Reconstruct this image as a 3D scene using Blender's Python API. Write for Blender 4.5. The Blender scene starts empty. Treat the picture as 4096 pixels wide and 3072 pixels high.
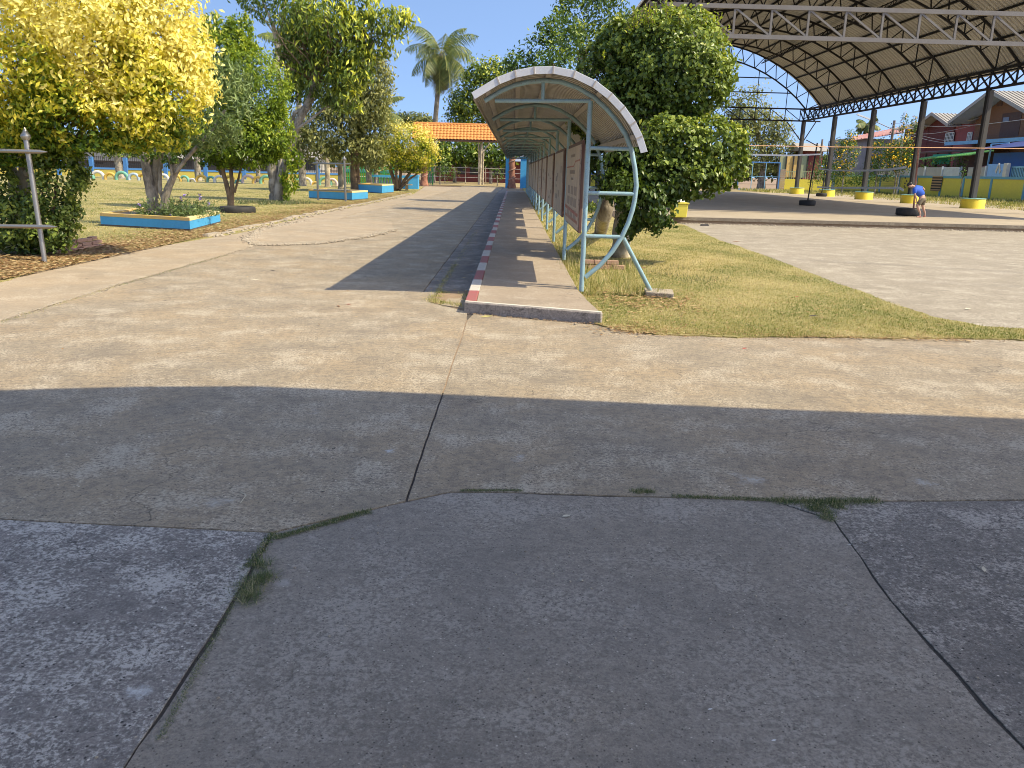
import bpy, bmesh, math, random
import numpy as np
from mathutils import Vector, Matrix
random.seed(7); RNG = np.random.default_rng(11)
scn = bpy.context.scene; COL = scn.collection
PI = math.pi
# ------------------------------------------------------------------ camera, sky, sun
EYE = 1.5
FPX, CX, CY = 3245., 2048., 1536.
_y = Vector((8, 853, -FPX)).normalized()
_d = Vector((1718-CX, -(13880-CY), -FPX)); _d = (_d-_d.dot(_y)*_y); _z = -_d.normalized()
_x = _y.cross(_z)
ROT = Matrix((_x, _y, _z))
cam = bpy.data.objects.new('camera', bpy.data.cameras.new('camera'))
COL.objects.link(cam); scn.camera = cam
cam.matrix_world = Matrix.Translation((0, 0, EYE)) @ ROT.to_4x4()
cam.data.sensor_fit = 'HORIZONTAL'; cam.data.sensor_width = 36; cam.data.lens = FPX/4096*36
cam.data.clip_start = .05; cam.data.clip_end = 2000
def ray(px, py): return ROT @ Vector((px-CX, -(py-CY), -FPX))
def G(px, py, z=0.):
    d = ray(px, py); t = (z-EYE)/d.z; return Vector((d.x*t, d.y*t, z))
def P(px, py, Y):
    d = ray(px, py); t = Y/d.y; return Vector((d.x*t, Y, EYE+d.z*t))
def PX(px, py, X):
    d = ray(px, py); t = X/d.x; return Vector((X, d.y*t, EYE+d.z*t))

SUN_EL, SUN_AZ = math.radians(49.7), math.radians(20)      # azimuth measured from +X towards -Y
sdir = Vector((math.cos(SUN_AZ)*math.cos(SUN_EL), -math.sin(SUN_AZ)*math.cos(SUN_EL), math.sin(SUN_EL)))
SKY_K, SKY_O = 1.5, .30       # the haze layer near the horizon is thin today: the blue starts low
w = bpy.data.worlds.new('World'); scn.world = w; w.use_nodes = True
nt = w.node_tree; nt.nodes.clear()
sky = nt.nodes.new('ShaderNodeTexSky'); sky.sky_type = 'NISHITA'; sky.sun_disc = False
sky.sun_elevation = SUN_EL; sky.sun_rotation = PI/2+SUN_AZ
sky.altitude = 100; sky.air_density = 1.0; sky.dust_density = 1.5; sky.ozone_density = 2.2
bg = nt.nodes.new('ShaderNodeBackground'); bg.inputs[1].default_value = .15
out = nt.nodes.new('ShaderNodeOutputWorld')
geo = nt.nodes.new('ShaderNodeTexCoord'); sep = nt.nodes.new('ShaderNodeSeparateXYZ'); nt.links.new(geo.outputs['Generated'], sep.inputs[0])
ab = nt.nodes.new('ShaderNodeMath'); ab.operation = 'ABSOLUTE'; nt.links.new(sep.outputs[2], ab.inputs[0])
ma = nt.nodes.new('ShaderNodeMath'); ma.operation = 'MULTIPLY_ADD'; nt.links.new(ab.outputs[0], ma.inputs[0]); ma.inputs[1].default_value = SKY_K; ma.inputs[2].default_value = SKY_O
cb = nt.nodes.new('ShaderNodeCombineXYZ'); nt.links.new(sep.outputs[0], cb.inputs[0]); nt.links.new(sep.outputs[1], cb.inputs[1]); nt.links.new(ma.outputs[0], cb.inputs[2])
vn = nt.nodes.new('ShaderNodeVectorMath'); vn.operation = 'NORMALIZE'; nt.links.new(cb.outputs[0], vn.inputs[0]); nt.links.new(vn.outputs[0], sky.inputs[0])
nt.links.new(sky.outputs[0], bg.inputs[0]); nt.links.new(bg.outputs[0], out.inputs[0])
sun = bpy.data.objects.new('sun', bpy.data.lights.new('sun', 'SUN')); COL.objects.link(sun)
sun.data.energy = 3.2; sun.data.angle = math.radians(.5); sun.data.color = (1, .88, .63)
sun.rotation_euler = sdir.to_track_quat('Z', 'Y').to_euler()
scn.view_settings.view_transform = 'Standard'; scn.view_settings.look = 'None'
scn.view_settings.exposure = 1.0; scn.view_settings.gamma = 1; scn.view_settings.use_curve_mapping = False
scn.cycles.max_bounces = 6; scn.cycles.diffuse_bounces = 3; scn.cycles.transparent_max_bounces = 8
scn.cycles.use_denoising = True; scn.cycles.filter_width = 1.0

# ------------------------------------------------------------------ helpers
class MB:
    def __init__(s): s.v = []; s.f = []; s.sm = False
    def box(s, x0, x1, y0, y1, z0, z1):
        n = len(s.v)
        s.v += [(x0,y0,z0),(x1,y0,z0),(x1,y1,z0),(x0,y1,z0),(x0,y0,z1),(x1,y0,z1),(x1,y1,z1),(x0,y1,z1)]
        s.f += [(n,n+3,n+2,n+1),(n+4,n+5,n+6,n+7),(n,n+1,n+5,n+4),(n+1,n+2,n+6,n+5),(n+2,n+3,n+7,n+6),(n+3,n,n+4,n+7)]
        return s
    def hexa(s, pts):
        n = len(s.v); s.v += [tuple(p) for p in pts]
        s.f += [(n,n+3,n+2,n+1),(n+4,n+5,n+6,n+7),(n,n+1,n+5,n+4),(n+1,n+2,n+6,n+5),(n+2,n+3,n+7,n+6),(n+3,n,n+4,n+7)]
        return s
    def tube(s, pts, r, n=8, caps=True):
        pts = [Vector(p) for p in pts]; m = len(pts)
        if not hasattr(r, '__len__'): r = [r]*m
        b = len(s.v); up = None
        for i, p in enumerate(pts):
            t = (pts[min(i+1, m-1)]-pts[max(i-1, 0)]).normalized()
            if up is None:
                up = Vector((0, 0, 1)) if abs(t.z) < .9 else Vector((0, 1, 0))
            a = t.cross(up).normalized(); c = a.cross(t).normalized(); up = c
            for k in range(n):
                th = 2*PI*k/n
                s.v.append(tuple(p+a*math.cos(th)*r[i]+c*math.sin(th)*r[i]))
        for i in range(m-1):
            for k in range(n):
                k2 = (k+1) % n
                s.f.append((b+i*n+k, b+i*n+k2, b+(i+1)*n+k2, b+(i+1)*n+k))
        if caps:
            s.f.append(tuple(b+k for k in reversed(range(n)))); s.f.append(tuple(b+(m-1)*n+k for k in range(n)))
        s.sm = True
        return s
    def bar(s, a, b, w, h=None):        # square section bar between two points
        h = h or w; a = Vector(a); b = Vector(b); t = (b-a).normalized()
        up = Vector((0, 0, 1)) if abs(t.z) < .95 else Vector((0, 1, 0))
        x = t.cross(up).normalized()*w/2; y = x.cross(t).normalized()*h/2
        return s.hexa([a-x-y, a+x-y, b+x-y, b-x-y, a-x+y, a+x+y, b+x+y, b-x+y])
    def lathe(s, c, prof, n=20):
        b = len(s.v); c = Vector(c)
        for (r, z) in prof:
            for k in range(n):
                th = 2*PI*k/n; s.v.append((c.x+r*math.cos(th), c.y+r*math.sin(th), c.z+z))
        for i in range(len(prof)-1):
            for k in range(n):
                k2 = (k+1) % n
                s.f.append((b+i*n+k, b+i*n+k2, b+(i+1)*n+k2, b+(i+1)*n+k))
        s.f.append(tuple(b+k for k in reversed(range(n))))
        s.f.append(tuple(b+(len(prof)-1)*n+k for k in range(n)))
        s.sm = True
        return s
    def quad(s, *p):
        n = len(s.v); s.v += [tuple(q) for q in p]; s.f.append(tuple(range(n, n+len(p)))); return s
    def prism(s, poly, z0, z1):         # poly: CCW list of xy
        n = len(s.v); m = len(poly)
        s.v += [(p[0], p[1], z0) for p in poly]+[(p[0], p[1], z1) for p in poly]
        s.f.append(tuple(reversed(range(n, n+m)))); s.f.append(tuple(range(n+m, n+2*m)))
        for k in range(m):
            k2 = (k+1) % m; s.f.append((n+k, n+k2, n+m+k2, n+m+k))
        return s
    def build(s, name, mat, parent=None, smooth=None, bevel=0):
        off = absloc(parent) if parent else Vector((0, 0, 0))
        me = bpy.data.meshes.new(name)
        me.from_pydata([(v[0]-off.x, v[1]-off.y, v[2]-off.z) for v in s.v], [], s.f)
        me.materials.append(mat)
        if s.sm if smooth is None else smooth:
            me.polygons.foreach_set('use_smooth', [True]*len(me.polygons))
            try: me.set_sharp_from_angle(angle=math.radians(40))
            except Exception: pass
        me.update()
        o = bpy.data.objects.new(name, me); COL.objects.link(o)
        if parent: o.parent = parent
        if bevel:
            b = o.modifiers.new('bevel', 'BEVEL'); b.width = bevel; b.segments = 2; b.limit_method = 'ANGLE'
        return o
def absloc(o):
    l = Vector((0, 0, 0))
    while o: l += o.location; o = o.parent
    return l
def tag(o, label=None, cat=None, group=None, kind=None):
    if label: o['label'] = label
    if cat: o['category'] = cat
    if group: o['group'] = group
    if kind: o['kind'] = kind
    return o
def thing(name, loc, label, cat, group=None):
    o = bpy.data.objects.new(name, None); COL.objects.link(o); o.location = loc; o.empty_display_size = .1
    return tag(o, label, cat, group)
def place(o, off, parent):              # linked copy of a part, shifted
    c = o.copy(); COL.objects.link(c); c.parent = parent; c.location = Vector(o.location)+Vector(off); return c
def rawmesh(name, V, F, mat, parent=None, tint=None, smooth=False):
    """V (n,3) world, F (m,k) faces of equal size k; tint per face"""
    off = absloc(parent) if parent else Vector((0, 0, 0))
    V = np.asarray(V, np.float32)-np.array(off, np.float32); F = np.asarray(F, np.int32); m, k = F.shape
    me = bpy.data.meshes.new(name)
    me.vertices.add(len(V)); me.vertices.foreach_set('co', V.ravel())
    me.loops.add(m*k); me.loops.foreach_set('vertex_index', F.ravel())
    me.polygons.add(m); me.polygons.foreach_set('loop_start', np.arange(0, m*k, k, dtype=np.int32))
    if smooth: me.polygons.foreach_set('use_smooth', np.ones(m, bool))
    me.update(calc_edges=True)
    if tint is not None:
        a = me.attributes.new('tint', 'FLOAT', 'FACE'); a.data.foreach_set('value', np.asarray(tint, np.float32))
    me.materials.append(mat)
    o = bpy.data.objects.new(name, me); COL.objects.link(o)
    if parent: o.parent = parent
    return o

# ------------------------------------------------------------------ materials
def newmat(name):
    m = bpy.data.materials.new(name); m.use_nodes = True
    t = m.node_tree; b = t.nodes['Principled BSDF']
    return m, t, b
def N(t, typ, **kw):
    n = t.nodes.new(typ)
    for k, v in kw.items():
        if k in n.inputs.keys(): n.inputs[k].default_value = v
        else: setattr(n, k, v)
    return n
def ramp(t, fac, stops, interp='LINEAR'):
    r = t.nodes.new('ShaderNodeValToRGB'); r.color_ramp.interpolation = interp
    e = r.color_ramp.elements
    while len(e) < len(stops): e.new(.5)
    for i, (p, c) in enumerate(stops):
        e[i].position = p
        if not hasattr(c, '__len__'): c = (c, c, c)
        e[i].color = (*c, 1)
    t.links.new(fac, r.inputs[0]); return r.outputs[0]
def mix(t, fac, a, b, mode='MIX'):
    m = t.nodes.new('ShaderNodeMix'); m.data_type = 'RGBA'; m.blend_type = mode
    for s, v in ((m.inputs[0], fac), (m.inputs[6], a), (m.inputs[7], b)):
        if isinstance(v, bpy.types.NodeSocket): t.links.new(v, s)
        elif hasattr(v, '__len__'): s.default_value = (*v, 1)
        else: s.default_value = v
    return m.outputs[2]
def worldpos(t): return t.nodes.new('ShaderNodeNewGeometry').outputs['Position']
def noise(t, vec, scale, detail=4, rough=.6, out='Fac'):
    n = N(t, 'ShaderNodeTexNoise', Scale=scale, Detail=detail, Roughness=rough); t.links.new(vec, n.inputs['Vector']); return n.outputs[out]
def bump(t, b, h, strength, dist):
    n = t.nodes.new('ShaderNodeBump'); n.inputs['Strength'].default_value = strength; n.inputs['Distance'].default_value = dist
    t.links.new(h, n.inputs['Height']); t.links.new(n.outputs[0], b.inputs['Normal'])
def mul(t, v, vec):
    n = t.nodes.new('ShaderNodeVectorMath'); n.operation = 'MULTIPLY'; t.links.new(v, n.inputs[0]); n.inputs[1].default_value = vec; return n.outputs[0]
def paint(name, col, dirt=.35, rough=.6, scale=2.5, metal=0., dark=(.12, .10, .08), bmp=.25, chips=None):
    m, t, b = newmat(name); p = worldpos(t)
    n1 = noise(t, p, scale, 6, .65); n2 = noise(t, p, scale*9, 5, .7)
    c = mix(t, ramp(t, n1, [(.42, 0), (.72, dirt)]), col, dark)
    lo = tuple(x*.8 for x in col)
    c = mix(t, ramp(t, n2, [(.4, 0), (.65, .45)]), c, lo)
    if chips:
        n3 = noise(t, p, scale*14, 4, .6); c = mix(t, ramp(t, n3, [(.63, 0), (.66, 1)]), c, chips)
    t.links.new(c, b.inputs['Base Color']); b.inputs['Roughness'].default_value = rough; b.inputs['Metallic'].default_value = metal
    bump(t, b, n2, bmp, .004)
    return m
def addm(t, a, b, ka=1., kb=1., c=0.):
    m1 = t.nodes.new('ShaderNodeMath'); m1.operation = 'MULTIPLY_ADD'; t.links.new(a, m1.inputs[0]); m1.inputs[1].default_value = ka; m1.inputs[2].default_value = c
    m2 = t.nodes.new('ShaderNodeMath'); m2.operation = 'MULTIPLY_ADD'; t.links.new(b, m2.inputs[0]); m2.inputs[1].default_value = kb; t.links.new(m1.outputs[0], m2.inputs[2]); return m2.outputs[0]
def concrete(name, base, light, dark, seed=0, agg=1., blotch=.5, warm=None, rough=.85, speck=70, spots=(), lace=.0, cracks=.55):
    m, t, b = newmat(name)
    p0 = worldpos(t)
    a = t.nodes.new('ShaderNodeVectorMath'); a.operation = 'ADD'; t.links.new(p0, a.inputs[0]); a.inputs[1].default_value = (seed*3.7, seed*1.9, 0); p = a.outputs[0]
    big = noise(t, p, .45, 5, .6); mid = noise(t, p, 2.1, 6, .70); fine = noise(t, p, 52, 6, .8); vfine = noise(t, p, 110, 4, .8)
    c = mix(t, ramp(t, big, [(.35, 0), (.65, 1)]), base, tuple(x*.84 for x in base))
    if warm: c = mix(t, ramp(t, noise(t, p, .9, 5, .6), [(.42, 0), (.62, .8)]), c, warm)
    c = mix(t, ramp(t, noise(t, p, 1.3, 7, .75), [(.50, 0), (.66, .5)]), c, dark)
    # dark pits, then the pale worn skin that survives in lace-like islands
    c = mix(t, ramp(t, addm(t, fine, mid, 1, -.35, .175), [(.40, .75*agg), (.49, 0)]), c, dark)
    c = mix(t, ramp(t, addm(t, fine, mid, 1., .75, -.375), [(.535-lace, 0), (.585-lace, blotch)]), c, light)
    g = noise(t, p, 17, 5, .7); c = mix(t, ramp(t, addm(t, g, mid, 1, .5, -.25), [(.38, .5*agg), (.50, 0)]), c, dark); c = mix(t, ramp(t, addm(t, g, mid, 1, .6, -.3), [(.56, 0), (.66, blotch*.45)]), c, light)
    cv = N(t, 'ShaderNodeTexVoronoi', Scale=cracks); cv.feature = 'DISTANCE_TO_EDGE'
    cw = N(t, 'ShaderNodeTexNoise', Scale=3.5, Detail=5); t.links.new(p, cw.inputs['Vector']); cm = N(t, 'ShaderNodeVectorMath'); cm.operation = 'MULTIPLY_ADD'; t.links.new(cw.outputs['Color'], cm.inputs[0]); cm.inputs[1].default_value = (.5, .5, .5); t.links.new(p, cm.inputs[2]); t.links.new(cm.outputs[0], cv.inputs['Vector'])
    c = mix(t, mix(t, 1., ramp(t, cv.outputs['Distance'], [(.0, .8), (.0045*cracks, 0)]), ramp(t, noise(t, p, .7, 2, .5), [(.52, 0), (.60, 1)]), 'MULTIPLY'), c, tuple(x*.4 for x in dark))
    c = mix(t, ramp(t, vfine, [(.36, .55*agg), (.46, 0)]), c, tuple(x*.6 for x in dark))
    c = mix(t, ramp(t, vfine, [(.55, 0), (.68, .55*agg)]), c, light)
    v = N(t, 'ShaderNodeTexVoronoi', Scale=speck); t.links.new(p, v.inputs['Vector'])
    vr = ramp(t, v.outputs['Color'], [(.80, 0), (.82, 1)])
    c = mix(t, mix(t, 1., vr, ramp(t, v.outputs['Distance'], [(.2, .9*agg), (.38, 0)]), 'MULTIPLY'), c, tuple(x*.35 for x in dark))
    v2 = N(t, 'ShaderNodeTexVoronoi', Scale=speck*.8); t.links.new(p, v2.inputs['Vector'])
    vr2 = ramp(t, v2.outputs['Color'], [(.86, 0), (.88, 1)])
    c = mix(t, mix(t, 1., vr2, ramp(t, v2.outputs['Distance'], [(.16, .8*agg), (.28, 0)]), 'MULTIPLY'), c, tuple(min(1, x*1.35) for x in light))
    for (sx, sy, r, sc, st) in spots:     # stains with a place of their own
        d = t.nodes.new('ShaderNodeVectorMath'); d.operation = 'DISTANCE'; t.links.new(mul(t, p0, (1, 1, 0)), d.inputs[0]); d.inputs[1].default_value = (sx, sy, 0)
        dd = addm(t, noise(t, p0, 9, 7, .8), d.outputs['Value'], r*5, 1., -r*2.5+r)
        c = mix(t, ramp(t, dd, [(max(0, r*.7), st), (r*1.5, 0)]), c, sc)
    t.links.new(c, b.inputs['Base Color']); b.inputs['Roughness'].default_value = rough; b.inputs['Specular IOR Level'].default_value = .25
    h = mix(t, .4, fine, vfine)
    bump(t, b, h, .9*agg, .010)
    return m
def leafmat(name, stops, trans=.35, rough=.5):
    m, t, b = newmat(name)
    a = t.nodes.new('ShaderNodeAttribute'); a.attribute_name = 'tint'
    c = ramp(t, a.outputs['Fac'], stops)
    t.links.new(c, b.inputs['Base Color']); b.inputs['Roughness'].default_value = rough
    b.inputs['Specular IOR Level'].default_value = .35
    tr = t.nodes.new('ShaderNodeBsdfTranslucent'); t.links.new(mix(t, 1., c, (1.0, 1.0, .45), 'MULTIPLY'), tr.inputs[0])
    mx = t.nodes.new('ShaderNodeMixShader'); mx.inputs[0].default_value = trans
    t.links.new(b.outputs[0], mx.inputs[1]); t.links.new(tr.outputs[0], mx.inputs[2])
    t.links.new(mx.outputs[0], t.nodes['Material Output'].inputs[0])
    return m
def barkmat(name, a, b_, sc=6):
    m, t, b = newmat(name); p = worldpos(t)
    q = mul(t, p, (1, 1, .35)); n1 = noise(t, q, sc, 8, .75); n2 = noise(t, p, 2, 4, .6)
    c = mix(t, ramp(t, n1, [(.38, 0), (.62, 1)]), a, b_); c = mix(t, ramp(t, n2, [(.5, 0), (.65, .6)]), c, tuple(min(1, x*1.5) for x in b_))
    t.links.new(c, b.inputs['Base Color']); b.inputs['Roughness'].default_value = .9; bump(t, b, n1, 1, .03)
    return m
def turfmat(name, green, straw, soil):
    m, t, b = newmat(name); p = worldpos(t)
    c = mix(t, ramp(t, noise(t, p, .5, 5, .65), [(.38, 0), (.62, 1)]), straw, green)
    c = mix(t, ramp(t, noise(t, p, 22, 5, .75), [(.40, 0), (.60, .8)]), c, tuple(x*.55 for x in green))
    c = mix(t, ramp(t, noise(t, p, 3.1, 5, .7), [(.54, 0), (.68, .7)]), c, straw)
    c = mix(t, ramp(t, noise(t, p, 90, 3, .8), [(.52, 0), (.64, .75)]), c, tuple(min(1, x*1.35) for x in straw))
    c = mix(t, ramp(t, noise(t, p, .8, 6, .7), [(.60, 0), (.70, .8)]), c, soil)
    t.links.new(c, b.inputs['Base Color']); b.inputs['Roughness'].default_value = .95
    bump(t, b, noise(t, p, 45, 4, .8), 1, .02)
    return m
M = {}
def sp(px, py, r, c, s): g = G(px, py); return (g.x, g.y, r, c, s)
M['soil'] = concrete('soil', (.34, .24, .15), (.44, .33, .22), (.20, .14, .09), 3, .8, .4)
M['joint_soil'] = concrete('joint_soil', (.10, .085, .07), (.17, .14, .11), (.05, .045, .04), 4, 1, .3)
M['road'] = concrete('road', (.345, .282, .198), (.57, .49, .37), (.165, .14, .112), 0, 1.0, .52, warm=(.395, .298, .185),
    spots=[sp(1560, 1805, .055, (.56, .57, .57), .85), sp(2080, 1830, .09, (.50, .48, .44), .7), sp(3700, 1930, .12, (.52, .49, .44), .8), sp(3000, 1915, .14, (.50, .47, .42), .7), sp(2500, 1730, .18, (.36, .30, .22), .8), sp(860, 2010, .12, (.46, .43, .38), .6), sp(1250, 1640, .12, (.46, .43, .38), .6), sp(3650, 1740, .2, (.30, .25, .19), .7)])
M['road_left'] = concrete('road_left', (.285, .25, .215), (.58, .53, .46), (.135, .12, .108), 1, 1.1, .85, spots=[sp(560, 2760, .05, (.62, .61, .58), .9), sp(700, 2700, .03, (.62, .61, .58), .8), sp(880, 2180, .05, (.55, .52, .47), .7)], lace=.02)
M['patch'] = concrete('patch', (.300, .262, .216), (.46, .41, .345), (.175, .155, .130), 2, .95, .40, warm=(.30, .255, .20), speck=95,
    spots=[sp(2560, 2440, .10, (.42, .385, .34), .8), sp(2700, 2330, .05, (.42, .385, .34), .7), sp(1130, 2330, .05, (.42, .39, .35), .6), sp(2150, 2980, .08, (.20, .17, .14), .5), sp(3050, 2700, .12, (.24, .205, .165), .6), sp(1300, 2700, .09, (.22, .19, .16), .5)])
M['patch_right'] = concrete('patch_right', (.255, .225, .19), (.50, .45, .385), (.125, .112, .10), 5, 1.1, .7)
M['path'] = concrete('path', (.38, .305, .215), (.52, .44, .33), (.24, .195, .14), 6, .6, .5, warm=(.42, .32, .21))
M['court'] = concrete('court', (.41, .34, .245), (.50, .43, .32), (.34, .28, .20), 7, .35, .4)
M['apron'] = concrete('apron', (.35, .30, .225), (.52, .46, .36), (.22, .185, .14), 8, .9, .65)
M['walk'] = concrete('walk', (.37, .295, .215), (.50, .43, .34), (.23, .185, .14), 9, .55, .45)
M['slab_end'] = concrete('slab_end', (.36, .315, .275), (.50, .45, .40), (.045, .04, .035), 12, .5, .4)
M['edge_dark'] = concrete('edge_dark', (.20, .165, .125), (.34, .29, .22), (.08, .065, .05), 13, .8, .5)
M['lip'] = paint('lip', (.62, .56, .46), .5, .8, 6, dark=(.2, .17, .13))
M['rubble'] = concrete('rubble', (.44, .37, .28), (.60, .52, .41), (.20, .165, .12), 10, 1, .5)
M['turf'] = turfmat('turf', (.22, .22, .055), (.48, .38, .16), (.36, .26, .14))
M['blade'] = leafmat('blade', [(0, (.11, .17, .03)), (.4, (.26, .27, .065)), (.65, (.50, .42, .17)), (1, (.76, .63, .36))], .25, .7)
M['weed'] = leafmat('weed', [(0, (.05, .085, .03)), (.5, (.10, .15, .05)), (.8, (.30, .27, .14)), (1, (.5, .44, .28))], .25, .6)
M['litter'] = leafmat('litter', [(0, (.16, .08, .03)), (.5, (.36, .21, .09)), (1, (.62, .47, .24))], .15, .8)
M['pipe'] = paint('pipe', (.27, .43, .49), .5, .42, 7, dark=(.22, .19, .15), bmp=.1, chips=(.15, .10, .07))
M['pipe_shade'] = M['pipe']
M['galv'] = paint('galv', (.34, .33, .31), .3, .36, 5, .75, dark=(.3, .28, .25), bmp=.1)
M['zinc'] = paint('zinc', (.66, .67, .68), .35, .38, 5, .3, dark=(.45, .45, .44), bmp=.15)
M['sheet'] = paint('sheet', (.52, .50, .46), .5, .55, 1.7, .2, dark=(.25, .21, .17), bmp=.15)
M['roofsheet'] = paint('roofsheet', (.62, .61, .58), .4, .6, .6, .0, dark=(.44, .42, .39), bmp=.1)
def grooves(m, scale, col, amt):  # dark bands painted along Y imitate the shading of the sheet ribs
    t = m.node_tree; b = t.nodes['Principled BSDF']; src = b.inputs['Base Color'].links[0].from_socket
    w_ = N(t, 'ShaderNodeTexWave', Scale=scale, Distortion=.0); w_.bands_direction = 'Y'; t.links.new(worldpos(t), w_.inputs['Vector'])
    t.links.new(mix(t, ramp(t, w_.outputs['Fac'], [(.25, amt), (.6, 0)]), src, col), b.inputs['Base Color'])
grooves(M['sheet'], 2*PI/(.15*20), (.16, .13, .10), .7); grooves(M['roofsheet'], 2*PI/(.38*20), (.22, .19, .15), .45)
M['purlin'] = paint('purlin', (.40, .36, .32), .5, .6, 4, dark=(.2, .16, .13))
M['red'] = paint('red', (.36, .10, .09), .6, .6, 9, dark=(.25, .17, .13), chips=(.33, .28, .22))
M['white'] = paint('white', (.58, .54, .47), .6, .6, 9, dark=(.34, .29, .22), chips=(.40, .34, .26))
M['blue'] = paint('blue', (.07, .38, .70), .28, .6, 2.2, dark=(.03, .17, .34), bmp=.5)
M['ochre'] = paint('ochre', (.70, .46, .12), .5, .6, 4, dark=(.55, .50, .38), bmp=.5)
M['cream'] = paint('cream', (.82, .68, .32), .4, .6, 4, dark=(.62, .56, .44), bmp=.5)
M['plinth'] = paint('plinth', (.10, .09, .085), .5, .9, 6)
M['wallyellow'] = paint('wallyellow', (.68, .58, .07), .3, .7, .8, dark=(.52, .40, .10))
M['shadeyellow'] = paint('shadeyellow', (.50, .41, .08), .5, .7, .8, dark=(.36, .28, .08))  # wall yellow darkened: shade on the left wall put into its colour
M['wallblue'] = paint('wallblue', (.07, .22, .52), .3, .6, 1.2, dark=(.05, .13, .30))
M['teal'] = paint('teal', (.12, .33, .43), .3, .6, 1.2, dark=(.07, .2, .26))
M['drum'] = paint('drum', (.86, .68, .05), .35, .6, 2.5, dark=(.6, .45, .06))
M['drumtop'] = paint('drumtop', (.25, .52, .50), .5, .6, 4)
M['black_steel'] = paint('black_steel', (.014, .013, .014), .3, .75, 2, dark=(.035, .03, .026), bmp=.1)
M['grey_steel'] = paint('grey_steel', (.17, .155, .14), .6, .55, 2.2, dark=(.11, .09, .075), bmp=.15)
M['concol'] = paint('concol', (.085, .08, .075), .5, .8, 1.4, dark=(.08, .08, .08))
M['tile'] = paint('tile', (.66, .27, .065), .45, .55, 3, dark=(.55, .20, .05))
M['darkwood'] = paint('darkwood', (.12, .055, .04), .5, .7, 3)
M['vinecol'] = barkmat('vinecol', (.16, .065, .04), (.36, .17, .11), 5)
M['rubber'] = paint('rubber', (.022, .021, .02), .5, .75, 6, dark=(.07, .06, .05), bmp=.4)
for k, c in dict(t_white=(.66, .64, .60), t_green=(.16, .42, .30), t_yellow=(.66, .42, .07), t_blue=(.42, .55, .66), t_pink=(.66, .52, .50)).items():
    M[k] = paint(k, c, .4, .7, 5, dark=(.25, .24, .2), chips=(.12, .11, .1))
M['brick'] = paint('brick', (.42, .25, .18), .5, .9, 8, dark=(.38, .30, .22), bmp=.8)
M['barkgrey'] = barkmat('barkgrey', (.10, .085, .065), (.34, .30, .24))
M['barkbrown'] = barkmat('barkbrown', (.08, .055, .035), (.24, .165, .10))
M['barkpale'] = barkmat('barkpale', (.20, .16, .11), (.46, .40, .29), 4)
M['redwall'] = paint('redwall', (.15, .035, .03), .3, .7, .7, dark=(.12, .025, .025))
M['redwall2'] = paint('redwall2', (.32, .08, .08), .3, .7, .7, dark=(.22, .05, .05))
M['brownwall'] = paint('brownwall', (.25, .115, .055), .3, .7, .7, dark=(.18, .07, .04))
M['metalroof'] = paint('metalroof', (.42, .38, .31), .5, .5, .5, .1, dark=(.28, .24, .2))
M['redroof'] = paint('redroof', (.48, .20, .15), .5, .6, .6, dark=(.55, .5, .45))
M['soffit'] = paint('soffit', (.55, .53, .50), .3, .8, .5)
M['winwhite'] = paint('winwhite', (.75, .77, .76), .1, .5)
M['skyblue'] = paint('skyblue', (.25, .52, .72), .3, .5, 1)
M['houseblue'] = paint('houseblue', (.06, .17, .48), .3, .7, 1)
M['panelblue'] = paint('panelblue', (.22, .42, .80), .2, .7, 1)
M['tarp'] = paint('tarp', (.03, .05, .20), .3, .6, 1)
M['awning'] = paint('awning', (.15, .42, .12), .3, .5, 1)
M['netgreen'] = paint('netgreen', (.03, .40, .25), .4, .7, 2)
M['greyfence'] = paint('greyfence', (.36, .36, .37), .3, .6, 1)
M['whitegate'] = paint('whitegate', (.62, .68, .74), .2, .6, 1)
M['fencegreen'] = paint('fencegreen', (.05, .33, .09), .3, .6, 1)
M['shopwhite'] = paint('shopwhite', (.50, .49, .45), .4, .7, .6)
M['darkint'] = paint('darkint', (.03, .03, .03), .2, .8, 1)
M['canvas'] = paint('canvas', (.34, .40, .24), .6, .8, .8, dark=(.38, .30, .14))
M['bluewhite'] = paint('bluewhite', (.24, .28, .38), .3, .6, .7)
M['pole'] = paint('pole', (.24, .20, .16), .5, .9, 1)
M['tape'] = paint('tape', (.80, .79, .74), .3, .8, 3)
M['rope'] = paint('rope', (.75, .42, .22), .1, .8, 3)
M['skin'] = paint('skin', (.50, .30, .21), .1, .6, 5)
M['skinshade'] = M['skin']
M['hair'] = paint('hair', (.012, .009, .008), .1, .5, 20)
M['shirt'] = paint('shirt', (.025, .10, .50), .2, .8, 4, dark=(.015, .05, .30))
M['shorts'] = paint('shorts', (.15, .12, .075), .2, .85, 5)
M['shoe'] = paint('shoe', (.42, .12, .09), .3, .7, 10)
M['ink_red'] = paint('ink_red', (.34, .12, .08), .6, .8, 6, dark=(.4, .34, .27))
M['ink_grey'] = paint('ink_grey', (.28, .225, .18), .6, .8, 6, dark=(.4, .34, .27))
M['paper'] = paint('paper', (.66, .65, .62), .2, .8, 10)
M['flower'] = leafmat('flower', [(0, (.80, .42, .01)), (1, (.95, .60, .02))], .2)
M['purple'] = leafmat('purple', [(0, (.25, .18, .55)), (1, (.45, .35, .8))], .2)
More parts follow.
